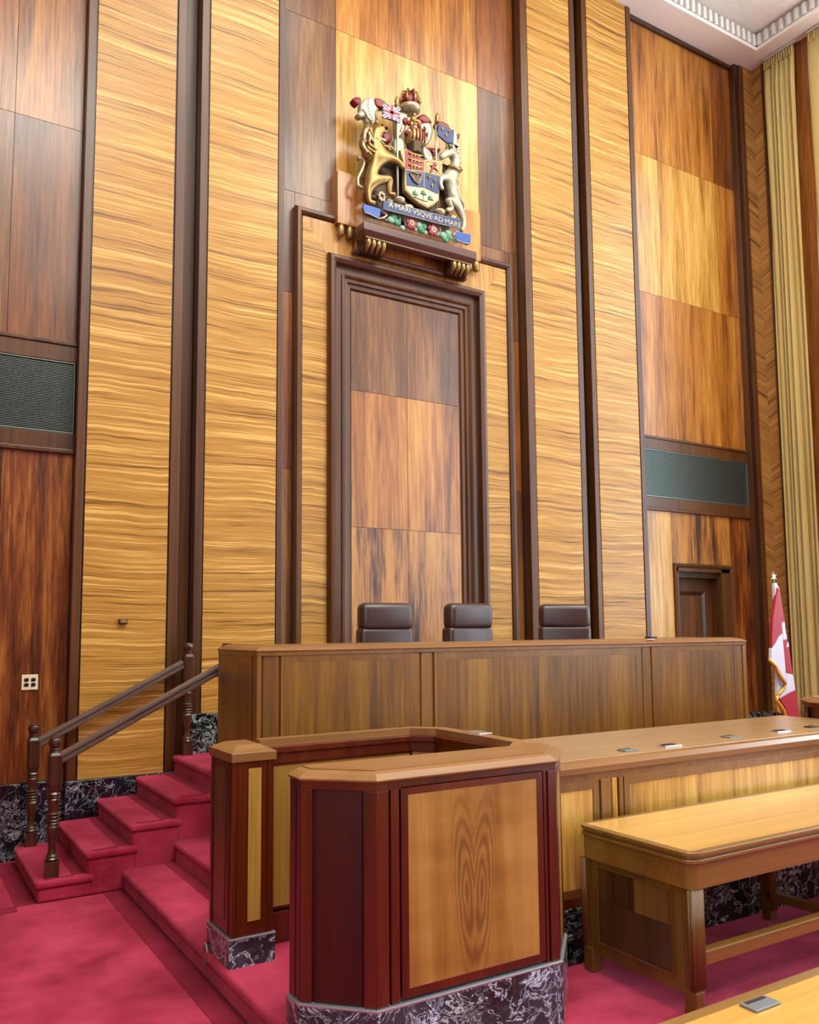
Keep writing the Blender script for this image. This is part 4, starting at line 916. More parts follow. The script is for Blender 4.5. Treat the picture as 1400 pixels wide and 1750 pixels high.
# ================================================================== COAT OF ARMS
AY = 7.36
arms = thing('coat_of_arms', 'painted carved coat of arms with lion, unicorn, shield and blue motto ribbon', 'coat of arms', (4.62, 7.42, 6.05))
def finish(nm, me, mat, parent, smooth=True):
    off = loc_of(parent)
    for v in me.vertices: v.co -= off
    me.materials.clear(); me.materials.append(MATS[mat])
    for p in me.polygons: p.use_smooth = smooth
    o_ = bpy.data.objects.new(nm, me); col.objects.link(o_); o_.parent = parent; return o_
def puff(nm, pts, mat, y=7.36, ex=0.02, bev=0.02, parent=None, smooth_curve=True, shade=True):
    """carved relief piece: rounded slab with the given outline"""
    cu = bpy.data.curves.new(nm, 'CURVE'); cu.dimensions = '2D'; cu.fill_mode = 'BOTH'; cu.extrude = ex; cu.bevel_depth = bev; cu.bevel_resolution = 3; cu.offset = -bev
    if smooth_curve:
        q = []; n = len(pts)
        for i in range(n):
            p0, p1, p2, p3 = [Vector(pts[(i+k) % n]) for k in (-1, 0, 1, 2)]
            for s in (0, 0.25, 0.5, 0.75):
                q.append(0.5*((2*p1)+(-p0+p2)*s+(2*p0-5*p1+4*p2-p3)*s*s+(-p0+3*p1-3*p2+p3)*s**3))
        pts = q
    sp = cu.splines.new('POLY'); sp.points.add(len(pts)-1); sp.use_cyclic_u = True
    for k, p in zip(sp.points, pts): k.co = (p[0], p[1], 0, 1)
    tmp = bpy.data.objects.new('tmp', cu); col.objects.link(tmp)
    dg = bpy.context.evaluated_depsgraph_get(); me = bpy.data.meshes.new_from_object(tmp.evaluated_get(dg)); bpy.data.objects.remove(tmp)
    for v in me.vertices: v.co = Vector((v.co.x, y-v.co.z, v.co.y))
    return finish(nm, me, mat, parent or arms, False)
def skinned(nm, chains, mat, parent=None, sub=2):
    """one continuous body grown over joints: chains of (x, z, y, radius); equal joints are shared"""
    vs, rs, es, idx = [], [], [], {}
    for ch in chains:
        prev = None
        for x, z, y, r in ch:
            k = (round(x, 4), round(z, 4), round(y, 4))
            if k not in idx: idx[k] = len(vs); vs.append((x, y, z)); rs.append(r)
            if prev is not None and prev != idx[k]: es.append((prev, idx[k]))
            prev = idx[k]
    me = bpy.data.meshes.new(nm); me.from_pydata(vs, es, []); tmp = bpy.data.objects.new('tmp', me); col.objects.link(tmp)
    m = tmp.modifiers.new('skin', 'SKIN'); m.use_smooth_shade = True; m.branch_smoothing = 0.6
    if not me.skin_vertices: raise RuntimeError('no skin layer')
    for sv, r in zip(me.skin_vertices[0].data, rs): sv.radius = (r, r)
    me.skin_vertices[0].data[0].use_root = True
    s = tmp.modifiers.new('sub', 'SUBSURF'); s.levels = s.render_levels = sub
    dg = bpy.context.evaluated_depsgraph_get(); me2 = bpy.data.meshes.new_from_object(tmp.evaluated_get(dg)); bpy.data.objects.remove(tmp)
    return finish(nm, me2, mat, parent or arms)
def balls(nm, items, mat, parent=None):
    bm = B()
    for x, z, y, r in items: ball(bm, (x, y, z), r)
    return obj(nm, bm, mat, parent or arms, 0, True)
def tubes(nm, pts, y, r, mat, parent=None):
    bm = B(); tube(bm, [(a, (y if not hasattr(y, '__len__') else y[i]), b) for i, (a, b) in enumerate(pts)], r, 8); return obj(nm, bm, mat, parent or arms, 0, True)
def chain(pts, ys, rs):
    n = len(pts)
    if not hasattr(ys, '__len__'): ys = [ys]*n
    return [(p[0], p[1], y, r) for p, y, r in zip(pts, ys, rs)]
# mantling
for p, m_, y_ in (([(3.9745,7.2734),(4.0302,7.3568),(4.1284,7.4057),(4.2418,7.4023),(4.313,7.3474),(4.227,7.3122),(4.1842,7.2719),(4.1694,7.1435),(4.1059,7.0946),(4.0501,7.0986),(4.0295,7.1499),(3.9741,7.1254),(3.9356,7.1551),(3.9674,7.1938)], 'white_enamel', 7.42),
        ([(3.8853,7.3076),(3.9265,7.3447),(3.9775,7.3544),(3.9913,7.3177),(3.9469,7.2577),(3.903,7.2751)], 'red_enamel', 7.43),
        ([(4.2846,7.3878),(4.3423,7.4098),(4.4587,7.429),(4.4551,7.3549),(4.356,7.3156),(4.2987,7.3492)], 'red_enamel', 7.45),
        ([(4.3994,7.3101),(4.5314,7.3508),(4.5483,7.2659),(4.4776,7.0846),(4.4118,7.0443),(4.3912,7.1889)], 'white_enamel', 7.41),
        ([(4.1762,7.0938),(4.2401,7.1299),(4.2969,7.0932),(4.3513,7.0712),(4.3565,6.9943),(4.2674,6.9472),(4.2324,7.0207)], 'red_enamel', 7.43),
        ([(4.3856,7.019),(4.4846,7.0472),(4.5158,6.9382),(4.4684,6.8647),(4.3814,6.8517)], 'white_enamel', 7.41),
        ([(4.7094,7.2912),(4.8311,7.337),(4.8731,7.2761),(4.8517,7.1614),(4.7822,7.0701),(4.7343,7.0981),(4.7566,7.1988),(4.7056,7.223)], 'white_enamel', 7.41),
        ([(4.6772,7.3612),(4.7562,7.4233),(4.8167,7.4067),(4.8649,7.3547),(4.8155,7.3118),(4.7097,7.3181)], 'red_enamel', 7.42),
        ([(5.0792,7.3895),(5.1888,7.3419),(5.2111,7.2456),(5.2368,7.171),(5.1692,7.1066),(5.1227,7.1568),(5.0834,7.1516),(5.0934,7.2913)], 'white_enamel', 7.42),
        ([(5.1853,7.3202),(5.2448,7.3554),(5.2391,7.3026),(5.1954,7.2573)], 'red_enamel', 7.43),
        ([(4.7367,7.0481),(4.827,7.0086),(4.8716,6.9321),(4.8402,6.8558),(4.7621,6.8995),(4.7237,6.9614)], 'white_enamel', 7.41),
        ([(4.7488,7.0518),(4.8583,7.0786),(4.9938,7.097),(4.9108,7.0016),(4.8646,6.9743),(4.8118,7.0147)], 'red_enamel', 7.44)):
    puff('mantling', p, m_, y_, 0.02, 0.03)
for p, y_ in (([(4.1353,7.382),(4.2133,7.3992),(4.2916,7.3665),(4.3157,7.3246),(4.2555,7.3086),(4.1702,7.2934),(4.1351,7.3298)], 7.385), ([(4.9002,7.3593),(4.9859,7.41),(5.0793,7.3991),(5.1053,7.3498),(5.0311,7.3099),(4.9225,7.3027)], 7.40)):
    puff('mantling_lining', p, 'red_enamel', y_, 0.01, 0.02)
bm = B()
for k in range(10):
    a = [(4.065,7.3426),(4.0579,7.3143),(4.055,7.2874),(4.0563,7.262),(4.0604,7.2375),(4.0673,7.2139),(4.0756,7.1908),(4.0853,7.1706),(4.0964,7.1523),(4.1061,7.136)][k]; ball(bm, (a[0], 7.368, a[1]), 0.006, 6, 4)
for a in [(5.1958,7.2822),(5.2001,7.256),(5.1869,7.2244),(5.1769,7.1939),(5.1669,7.1634)]: ball(bm, (a[0], 7.368, a[1]), 0.006, 6, 4)
obj('ermine_spots', bm, 'black_plastic', arms)
for pts in ([(3.9881,7.2136),(4.0296,7.1886),(4.0503,7.1437),(4.092,7.1121)], [(4.1701,7.2738),(4.1486,7.2147),(4.1553,7.152)], [(4.4281,7.2667),(4.4715,7.2147),(4.4413,7.0995)], [(4.7392,7.2604),(4.7993,7.2258),(4.7827,7.1131)], [(4.7666,7.0278),(4.8261,6.9386)]):
    tubes('mantling_fold', pts, 7.365, 0.010, 'silver_gilt')
# royal crown on top
crown_c = [(4.5749,7.5749),(4.5743,7.5145),(4.5737,7.4475),(4.5731,7.3872)]
bm = B(); X_, Z_ = crown_c[2]
lathe(bm, [(0.075, 0), (0.112, 0.02), (0.115, 0.06), (0.10, 0.07)], (X_, 7.37, crown_c[3][1]-0.02), 22); cw = obj('crown_band', bm, 'silver_gilt', arms, 0, True)
bm = B(); ball(bm, (X_, 7.37, crown_c[2][1]+0.04), (0.098, 0.09, 0.115)); obj('crown_cap', bm, 'red_enamel', cw, 0, True)
bm = B()
for k in range(8):
    a = math.pi*2*k/8; ca, sa = math.cos(a), math.sin(a)
    tube(bm, [(X_+0.108*ca, 7.37+0.1*sa, crown_c[2][1]+0.0), (X_+0.118*ca, 7.37+0.11*sa, crown_c[2][1]+0.06), (X_+0.08*ca, 7.37+0.075*sa, crown_c[2][1]+0.145), (X_, 7.37, crown_c[2][1]+0.15)], 0.012, 6)
    ball(bm, (X_+0.115*ca, 7.37+0.105*sa, crown_c[2][1]+0.03), 0.02, 8, 6)
ball(bm, (X_, 7.37, crown_c[0][1]-0.01), 0.028); ball(bm, (X_, 7.37, crown_c[0][1]+0.03), 0.014)
obj('crown_arches', bm, 'gold', cw, 0, True)
# little crowned lion, wreath, helmet
q = [(4.5977,7.3219),(4.5823,7.2636),(4.6417,7.2627),(4.5596,7.2098),(4.6638,7.2297),(4.6115,7.2197),(4.5009,7.2374),(4.5451,7.2383)]
balls('crest_lion', [(q[0][0], q[0][1], 7.33, (0.026, 0.03, 0.035)), (q[1][0], q[1][1], 7.32, (0.036, 0.035, 0.04)), (q[2][0], q[2][1], 7.33, (0.05, 0.03, 0.03)), (q[3][0], q[3][1], 7.32, (0.02, 0.02, 0.035)), (q[4][0], q[4][1], 7.33, (0.022, 0.02, 0.035)), (q[5][0], q[5][1], 7.33, (0.05, 0.03, 0.02))], 'gold')
balls('crest_leaf', [(q[6][0], q[6][1], 7.35, (0.03, 0.02, 0.04)), (q[7][0], q[7][1]-0.01, 7.35, (0.024, 0.02, 0.03))], 'red_enamel')
h_ = [(4.6173,7.0619),(4.6181,7.1353),(4.616,6.9355)]
bm = B(); ball(bm, (h_[0][0], 7.34, h_[0][1]+0.01), (0.122, 0.1, 0.135), 20, 14); hm = obj('helmet', bm, 'gold', arms, 0, True)
bm = B(); lathe(bm, [(0.085, 0.10), (0.095, 0.05), (0.075, 0.0), (0.10, -0.05), (0.09, -0.07)], (h_[2][0], 7.34, h_[2][1]), 20); obj('helmet_collar', bm, 'dark_bronze', hm, 0, True)
for k in range(5):
    xx = h_[0][0]+(k-2)*0.038; yy = 7.34-0.102*math.sqrt(max(0.05, 1-((k-2)*0.038/0.122)**2))
    bm = B(); tube(bm, [(xx, yy+0.02, h_[0][1]+0.07), (xx, yy-0.004, h_[0][1]+0.02), (xx, yy+0.01, h_[0][1]-0.05)], 0.010, 6); obj('visor_slot', bm, 'red_enamel', hm, 0, True)
tw = [(4.4922,7.0826),(4.5441,7.1319),(4.6184,7.1713),(4.7007,7.1812),(4.7409,7.151)]
bm1, bm2 = B(), B()
for k in range(9):
    u = k/8; i = min(3, int(u*4)); f_ = u*4-i; a = Vector(tw[i]).lerp(Vector(tw[i+1]), f_)
    ball(bm1 if k % 2 else bm2, (a.x, 7.27+0.05*abs(u-0.5)*2, a.y), (0.024, 0.03, 0.03), 8, 6)
obj('wreath', bm1, 'white_enamel', arms, 0, True); obj('wreath', bm2, 'red_enamel', arms, 0, True)
# shield
SH = [(4.3886,6.8447),(4.4686,6.8845),(4.5858,6.8669),(4.6744,6.827),(4.7797,6.858),(4.8632,6.8692),(4.9321,6.8733),(4.9276,6.7671),(4.8903,6.6094),(4.8771,6.4193),(4.8036,6.3468),(4.728,6.2927),(4.6171,6.3173),(4.5223,6.3637),(4.4501,6.4157),(4.4435,6.4853),(4.4477,6.6428),(4.4239,6.7402)]
sh = puff('shield', SH, 'shield_gold', 7.31, 0.02, 0.012, smooth_curve=False)
fy = 7.278
def field(nm, p, m_, y=7.280): return puff(nm, p, m_, y, 0.004, 0.002, sh, False)
field('quarter_red', [(4.4465,6.8542),(4.4904,6.8753),(4.5856,6.851),(4.6862,6.8239),(4.6849,6.6976),(4.455,6.6553),(4.45,6.7479)], 'red_bright')
field('quarter_gold', [(4.6967,6.8243),(4.7795,6.8446),(4.9134,6.8544),(4.9076,6.7614),(4.8914,6.6966),(4.6953,6.694)], 'shield_gold')
field('quarter_blue', [(4.4607,6.6439),(4.6847,6.6844),(4.6828,6.5096),(4.4651,6.4718)], 'blue_enamel')
field('quarter_blue', [(4.6952,6.6847),(4.8868,6.6886),(4.8689,6.4902),(4.8205,6.4904),(4.6932,6.5085)], 'blue_enamel')
field('field_white', [(4.4679,6.4595),(4.6856,6.4972),(4.8688,6.4769),(4.862,6.4219),(4.7283,6.3138),(4.6173,6.3369),(4.5297,6.3788),(4.4719,6.4216)], 'silver_gilt')
lc = [(4.5046,6.8296),(4.5414,6.8471),(4.5782,6.8462),(4.6226,6.8488),(4.6567,6.851),(4.4901,6.8437),(4.5146,6.8037),(4.5558,6.8106),(4.5971,6.8175),(4.6327,6.8227),(4.6749,6.8776)]
for k in range(3):       # three walking lions
    c = [(a, b-0.064*k) for a, b in lc]
    lp = skinned('passant_lion', [chain(c[0:5], 7.268, [0.014, 0.012, 0.011, 0.012, 0.010]), chain([c[0], c[5]], 7.268, [0.014, 0.012]), chain([c[1], c[6]], 7.268, [0.012, 0.005]), chain([c[2], c[7]], 7.268, [0.011, 0.005]), chain([c[3], c[8]], 7.268, [0.012, 0.005]), chain([c[4], c[10]], 7.268, [0.01, 0.004])], 'gold', sh, 1)
c = [(4.8017,6.8044),(4.7967,6.7696),(4.7781,6.7243),(4.7627,6.6933),(4.8323,6.8267),(4.8471,6.7976),(4.8389,6.7551),(4.8615,6.7349),(4.7561,6.7779),(4.7483,6.749),(4.8544,6.7729),(4.8776,6.8064)]
skinned('rampant_lion', [chain([c[0], c[1], c[2], c[3]], 7.268, [0.014, 0.014, 0.010, 0.006]), chain([c[0], c[4]], 7.268, [0.014, 0.012]), chain([c[0], c[5]], 7.268, [0.014, 0.005]), chain([c[1], c[6], c[7]], 7.268, [0.014, 0.008, 0.005]), chain([c[1], c[8]], 7.268, [0.014, 0.005])], 'red_bright', sh, 1)
tubes('tressure', [(4.7115,6.8087),(4.7944,6.825),(4.8932,6.827),(4.881,6.7164),(4.7961,6.7162),(4.7105,6.7182),(4.7115,6.8087)], 7.274, 0.003, 'red_bright', sh)
hp = [(4.5027,6.6128),(4.5243,6.5796),(4.5532,6.542),(4.6045,6.5234),(4.6347,6.591),(4.6501,6.6481),(4.5834,6.6318),(4.5321,6.6408),(4.5027,6.6128)]
tubes('harp', hp, 7.262, 0.009, 'gold', sh)
bm = B()
for a, b in (([(4.5466,6.6253)][0], [(4.5533,6.5525)][0]), ([(4.5716,6.6258)][0], [(4.5752,6.5415)][0]), ([(4.5952,6.6299)][0], [(4.5942,6.5337)][0]), ([(4.6159,6.6358)][0], [(4.6121,6.5518)][0])):
    tube(bm, [(a[0], 7.266, a[1]), (b[0], 7.266, b[1])], 0.003, 5)
obj('harp_strings', bm, 'gold', sh)
def fleur(x, z, y, s, parent):
    bm = B(); ball(bm, (x, y, z+0.5*s), (0.22*s, 0.2*s, 0.55*s), 8, 6)
    for k in (-1, 1): tube(bm, [(x, y, z-0.15*s), (x+k*0.35*s, y, z+0.35*s), (x+k*0.62*s, y, z+0.42*s), (x+k*0.66*s, y, z+0.12*s)], [0.10*s, 0.14*s, 0.12*s, 0.07*s], 6)
    box(bm, x-0.4*s, x+0.4*s, y-0.1*s, y+0.1*s, z-0.12*s, z+0.02*s); ball(bm, (x, y, z-0.35*s), (0.16*s, 0.14*s, 0.3*s), 8, 6)
    return obj('fleur_de_lis', bm, 'gold', parent, 0, True)
for a in [(4.7469,6.6332),(4.819,6.6162),(4.7835,6.5466)]: fleur(a[0], a[1], 7.268, 0.034, sh)
def leaf(x, z, y, s, mat, parent, nm='maple_leaf'):
    pts = []
    for k, r in enumerate((1.0, 0.5, 0.8, 0.42, 0.9, 0.4, 0.35, 0.25, 0.35, 0.4, 0.9, 0.42, 0.8, 0.5)):
        a = R(90+360*k/14); pts.append((x+s*r*math.cos(a), z+s*r*math.sin(a)))
    return puff(nm, pts, mat, y, 0.004, 0.003, parent, False)
for a in [(4.5665,6.4044),(4.6731,6.4372),(4.7592,6.4011)]: leaf(a[0], a[1], 7.268, 0.042, 'green_enamel', sh)
tubes('leaf_stem', [(4.5516,6.3716),(4.6176,6.3632),(4.6841,6.3547),(4.7288,6.364)], 7.27, 0.004, 'green_enamel', sh)
tubes('leaf_stem', [(4.6729,6.4174),(4.6695,6.3771),(4.6618,6.3553)], 7.27, 0.004, 'green_enamel', sh)
# lances with banners
tubes('lance', [(4.374,7.3941),(4.3719,7.117),(4.3689,6.7241),(4.3688,6.325)], 7.30, 0.012, 'white_enamel')
tubes('lance', [(4.8851,7.3747),(4.8849,7.01),(4.8903,6.6094),(4.894,6.3175)], 7.34, 0.012, 'white_enamel')
for a in [(4.374,7.3967),(4.8866,7.378)]:
    bm = B(); lathe(bm, [(0.016, -0.06), (0.03, -0.05), (0.018, -0.02), (0.028, 0.0), (0.02, 0.03), (0.004, 0.06)], (a[0], 7.31, a[1]), 12); obj('lance_head', bm, 'gold', arms, 0, True)
fq = [(4.1814,7.288),(4.3965,7.3144),(4.3923,7.1472),(4.1778,7.1385)]
ban = puff('union_banner', fq, 'navy_paint', 7.285, 0.006, 0.003, smooth_curve=False)
def fb(u, v):
    a = Vector(fq[0]).lerp(Vector(fq[1]), u); b = Vector(fq[3]).lerp(Vector(fq[2]), u); return tuple(a.lerp(b, v))
for (p, q_, w_, m_, y_) in (((0.03, 0.03), (0.97, 0.97), 0.10, 'white_paint', 7.2765), ((0.97, 0.03), (0.03, 0.97), 0.10, 'white_paint', 7.2765), ((0.03, 0.03), (0.97, 0.97), 0.035, 'red_bright', 7.274), ((0.97, 0.03), (0.03, 0.97), 0.035, 'red_bright', 7.274)):
    d = Vector((q_[0]-p[0], q_[1]-p[1])).normalized(); n_ = Vector((-d.y, d.x))*w_
    puff('saltire', [fb(p[0]+n_.x, p[1]+n_.y), fb(q_[0]+n_.x, q_[1]+n_.y), fb(q_[0]-n_.x, q_[1]-n_.y), fb(p[0]-n_.x, p[1]-n_.y)], m_, y_, 0.001, 0.0, ban, False)
for w_, m_, y_ in ((0.15, 'white_paint', 7.2715), (0.085, 'red_bright', 7.2685)):
    puff('cross', [fb(0.02, 0.5-w_), fb(0.98, 0.5-w_), fb(0.98, 0.5+w_), fb(0.02, 0.5+w_)], m_, y_, 0.001, 0.0, ban, False)
    puff('cross', [fb(0.5-w_, 0.02), fb(0.5+w_, 0.02), fb(0.5+w_, 0.98), fb(0.5-w_, 0.98)], m_, y_, 0.001, 0.0, ban, False)
bb = puff('lily_banner', [(4.8887,7.2973),(5.0965,7.2923),(5.0846,7.1301),(4.9895,7.1228),(4.8824,7.1682)], 'blue_enamel', 7.30, 0.008, 0.003, smooth_curve=False)
for a in [(4.9372,7.249),(5.0302,7.251),(4.9874,7.19)]: fleur(a[0], a[1], 7.285, 0.035, bb)
# lion supporter
c = [(4.0474,6.4134),(4.0616,6.5192),(4.1247,6.6396),(4.1883,6.7355),(4.1047,6.8261),(4.1193,6.9723),(4.1828,7.0246),(4.2281,7.0194)]
body = chain(c, [7.35, 7.34, 7.33, 7.33, 7.34, 7.33, 7.31, 7.30], [0.075, 0.072, 0.078, 0.085, 0.10, 0.085, 0.06, 0.032])
l1 = [(4.0263,6.3188),(4.0329,6.2447),(4.0465,6.1915),(4.1017,6.1808)]; l2 = [(4.1517,6.449),(4.2645,6.4845),(4.2498,6.393),(4.2635,6.3262),(4.3273,6.3242)]
f1 = [(4.2802,6.724),(4.3587,6.7016),(4.4087,6.6576),(4.4258,6.63)]; f2 = [(4.2948,6.7802),(4.3809,6.7928),(4.4356,6.7568)]; tl = [(3.9921,6.3537),(3.9335,6.3689),(3.9337,6.4446),(3.9859,6.5546),(4.011,6.6318),(3.9864,6.678),(3.9343,6.6599)]
lion = skinned('lion', [body, [body[0]]+chain(l1, [7.33, 7.32, 7.32, 7.29], [0.045, 0.032, 0.03, 0.03]), [body[0]]+chain(l2, [7.29, 7.27, 7.28, 7.29, 7.26], [0.06, 0.045, 0.034, 0.03, 0.028]),
    [body[3]]+chain(f1, [7.28, 7.27, 7.26, 7.25], [0.05, 0.038, 0.03, 0.034]), [body[3]]+chain(f2, [7.36, 7.35, 7.34], [0.042, 0.034, 0.03])], 'gold')
tubes('lion_tail', tl, 7.37, [0.022, 0.018, 0.017, 0.017, 0.017, 0.018, 0.03], 'silver_gilt', lion)
mp_ = [(4.0357,6.9718),(4.0078,6.8989),(3.9937,6.8179),(4.021,6.7495),(4.0763,6.715),(4.0492,6.8605),(4.0975,6.7854),(4.1675,6.7937),(4.0704,6.957)]
balls('mane', [(a, b, 7.345, (0.055, 0.055, 0.085)) for k, (a, b) in enumerate(mp_)], 'gold', lion)
for k, pts in enumerate(([(4.0567,7.017),(4.0011,6.9609),(3.9664,6.8861),(3.98,6.8392)], [(4.0497,6.989),(4.0147,6.9011),(4.056,6.8369),(4.1256,6.8196)], [(4.0842,6.9356),(4.0979,6.8755),(4.1678,6.8454),(4.2243,6.8626)], [(4.0146,6.8754),(4.0212,6.7879),(4.0973,6.7469),(4.1956,6.7893)], [(4.07,6.8669),(4.1257,6.8519),(4.154,6.8927)], [(3.9868,6.8158),(4.0141,6.7347),(4.0833,6.7171)], [(4.1816,6.7979),(4.2667,6.8366),(4.3093,6.8105)],
        [(4.029,7.0146),(3.9734,6.9266),(3.9525,6.8307),(3.9729,6.7733)], [(3.973,6.786),(3.9796,6.7116),(4.0415,6.6791)], [(4.0708,7.0472),(4.0287,6.9567),(4.0493,6.8862)], [(4.1262,6.9486),(4.1399,6.8884),(4.2103,6.8842)], [(4.0559,6.8113),(4.1254,6.781),(4.2096,6.7547)], [(4.001,6.9352),(4.0283,6.8541),(4.0005,6.7944)], [(3.9595,6.8584),(3.9455,6.7522),(3.9864,6.6882)], [(4.1113,6.7511),(4.1812,6.7334),(4.2662,6.7587)], [(4.1537,6.8411),(4.2241,6.8237),(4.2665,6.7976)])):
    tubes('mane_lock', pts, [7.30, 7.272, 7.268, 7.29][:len(pts)], [0.010, 0.019, 0.016, 0.005][:len(pts)], 'silver_gilt' if k % 3 == 1 else 'gold', lion)
e = [(4.1688,7.0422),(4.2253,7.0341),(4.2137,6.9915),(4.1198,7.0758),(4.0708,7.0575),(4.1901,7.0593)]
balls('lion_face', [(e[0][0], e[0][1], 7.265, 0.012), (e[1][0], e[1][1], 7.275, (0.02, 0.02, 0.014))], 'dark_bronze', lion)
balls('lion_ear', [(e[3][0], e[3][1], 7.30, (0.02, 0.02, 0.024)), (e[4][0], e[4][1], 7.31, (0.02, 0.02, 0.024))], 'gold', lion)
balls('jaw', [(e[2][0], e[2][1], 7.29, (0.03, 0.025, 0.012))], 'silver_gilt', lion)
# unicorn supporter
c = [(5.1356,6.4882),(5.1062,6.6017),(5.0607,6.6837),(5.0543,6.7764),(5.142,6.8898),(5.1595,6.9971),(5.0898,7.0581),(5.027,7.0325),(4.9721,6.9822),(4.9329,6.9327)]
body = chain(c, [7.36, 7.35, 7.34, 7.34, 7.35, 7.35, 7.34, 7.33, 7.33, 7.33], [0.085, 0.068, 0.078, 0.078, 0.068, 0.062, 0.055, 0.052, 0.040, 0.030])
h1 = [(5.0806,6.4601),(4.9801,6.4601),(5.0333,6.4073),(5.056,6.3731),(4.9629,6.3287)]; h2 = [(5.182,6.4465),(5.2202,6.3753),(5.2505,6.302),(5.2333,6.2166),(5.1853,6.171)]
g1 = [(4.9838,6.7227),(4.9065,6.6807),(4.8902,6.6027),(4.9122,6.5353)]; g2 = [(4.9924,6.7857),(4.9303,6.7411),(4.8922,6.757)]
uni = skinned('unicorn', [body, [body[0]]+chain(h1, [7.30, 7.28, 7.29, 7.29, 7.27], [0.062, 0.044, 0.030, 0.026, 0.026]), [body[0]]+chain(h2, [7.35, 7.35, 7.34, 7.34, 7.32], [0.062, 0.042, 0.028, 0.024, 0.028]),
    [body[3]]+chain(g1, [7.30, 7.28, 7.27, 7.26], [0.044, 0.032, 0.024, 0.024]), [body[3]]+chain(g2, [7.36, 7.34, 7.33], [0.03, 0.024, 0.022])], 'white_enamel')
balls('unicorn_mane', [(a, b, 7.36, (0.026, 0.03, 0.034)) for a, b in [(5.1298,7.1111),(5.1769,7.098),(5.1967,7.0492),(5.2069,6.9974),(5.2108,6.9439),(5.2003,6.8862),(5.1727,6.8373)]], 'silver_gilt', uni)
tubes('horn', [(5.0273,7.0529),(5.0125,7.1027),(5.0007,7.1466)], 7.32, [0.012, 0.008, 0.003], 'gold', uni)
e = [(5.0242,7.052),(5.0984,7.1084),(5.1219,7.1087)]
balls('eye', [(e[0][0], e[0][1], 7.280, 0.010)], 'black_plastic', uni); balls('ear', [(e[1][0], e[1][1]+0.01, 7.33, (0.012, 0.012, 0.026))], 'white_enamel', uni)
tubes('coronet_collar', [(5.0167,6.8602),(5.0711,6.8556),(5.1414,6.8488),(5.2049,6.8738)], [7.30, 7.27, 7.28, 7.32], 0.018, 'gold', uni)
tubes('unicorn_tail', [(5.1762,6.5735),(5.1702,6.6871),(5.1874,6.7735),(5.2189,6.7687),(5.194,6.6937),(5.2239,6.5932),(5.2782,6.5262),(5.2885,6.4745),(5.2369,6.4271)], 7.38, [0.016, 0.016, 0.015, 0.018, 0.016, 0.016, 0.018, 0.016, 0.012], 'silver_gilt', uni)
tubes('chain', [(4.9239,6.8332),(4.9063,6.6673),(4.8962,6.4776),(4.9097,6.3481)], 7.32, 0.006, 'gold', uni)
# motto ribbon
rb = puff('motto_ribbon', [(4.1728,6.2188),(4.463,6.2311),(4.7873,6.2396),(5.1523,6.2609),(5.157,6.164),(4.7861,6.1445),(4.4622,6.1378),(4.1668,6.1281)], 'blue_enamel', 7.27, 0.01, 0.004, smooth_curve=False)
puff('ribbon_fold', [(3.96,6.1396),(4.157,6.1358),(4.1468,6.0494),(4.1217,6.0253),(3.9638,6.0502),(3.9463,6.0958)], 'blue_light', 7.30, 0.012, 0.005, rb, False)
puff('ribbon_fold', [(5.1034,6.124),(5.2953,6.1441),(5.2935,6.0397),(5.2614,6.0187),(5.1082,6.0356),(5.0747,6.0769)], 'blue_light', 7.30, 0.012, 0.005, rb, False)
tubes('ribbon_curl', [(4.1668,6.1307),(4.2058,6.1129),(4.2367,6.0979),(4.2056,6.0619),(4.1356,6.0288)], 7.30, 0.012, 'silver_gilt', rb)
tubes('ribbon_curl', [(5.1539,6.1632),(5.1145,6.1401),(5.0781,6.0977),(5.0898,6.0539),(5.1362,6.0343)], 7.30, 0.012, 'silver_gilt', rb)
tubes('ribbon_edge', [(4.1728,6.2188),(4.463,6.2311),(4.7873,6.2396),(5.1523,6.2609)], 7.262, 0.005, 'silver_gilt', rb)
tubes('ribbon_edge', [(4.1668,6.1281),(4.4622,6.1378),(4.7861,6.1445),(5.157,6.164)], 7.262, 0.005, 'silver_gilt', rb)
tubes('ribbon_edge', [(3.9597,6.0492),(4.039,6.0445),(4.1287,6.0271)], 7.285, 0.006, 'silver_gilt', rb)
tubes('ribbon_edge', [(5.0988,6.0334),(5.1829,6.0228),(5.2853,6.027)], 7.285, 0.006, 'silver_gilt', rb)
fc = bpy.data.curves.new('motto', 'FONT'); fc.body = 'A\u00b7MARI\u00b7VSQVE\u00b7AD\u00b7MARE'; fc.size = 0.1; fc.extrude = 0.002; fc.align_x = 'CENTER'
tmp = bpy.data.objects.new('tmp', fc); col.objects.link(tmp); dg = bpy.context.evaluated_depsgraph_get()
me = bpy.data.meshes.new_from_object(tmp.evaluated_get(dg)); bpy.data.objects.remove(tmp)
xs_ = [v.co.x for v in me.vertices]; ys_ = [v.co.y for v in me.vertices]
ma, mb = [(4.2314,6.1577),(5.1418,6.1911)]; zt_, zb_ = [(4.6678,6.2219),(4.6671,6.1564)][0][1], [(4.6678,6.2219),(4.6671,6.1564)][1][1]
x0_, x1_, y0_, y1_ = min(xs_), max(xs_), min(ys_), max(ys_)
for v in me.vertices: v.co = Vector((ma[0]+(v.co.x-x0_)/(x1_-x0_)*(mb[0]-ma[0]), 7.2545-v.co.z, zb_+(v.co.y-y0_)/(y1_-y0_)*(zt_-zb_)))
finish('motto_lettering', me, 'silver_gilt', rb, False)
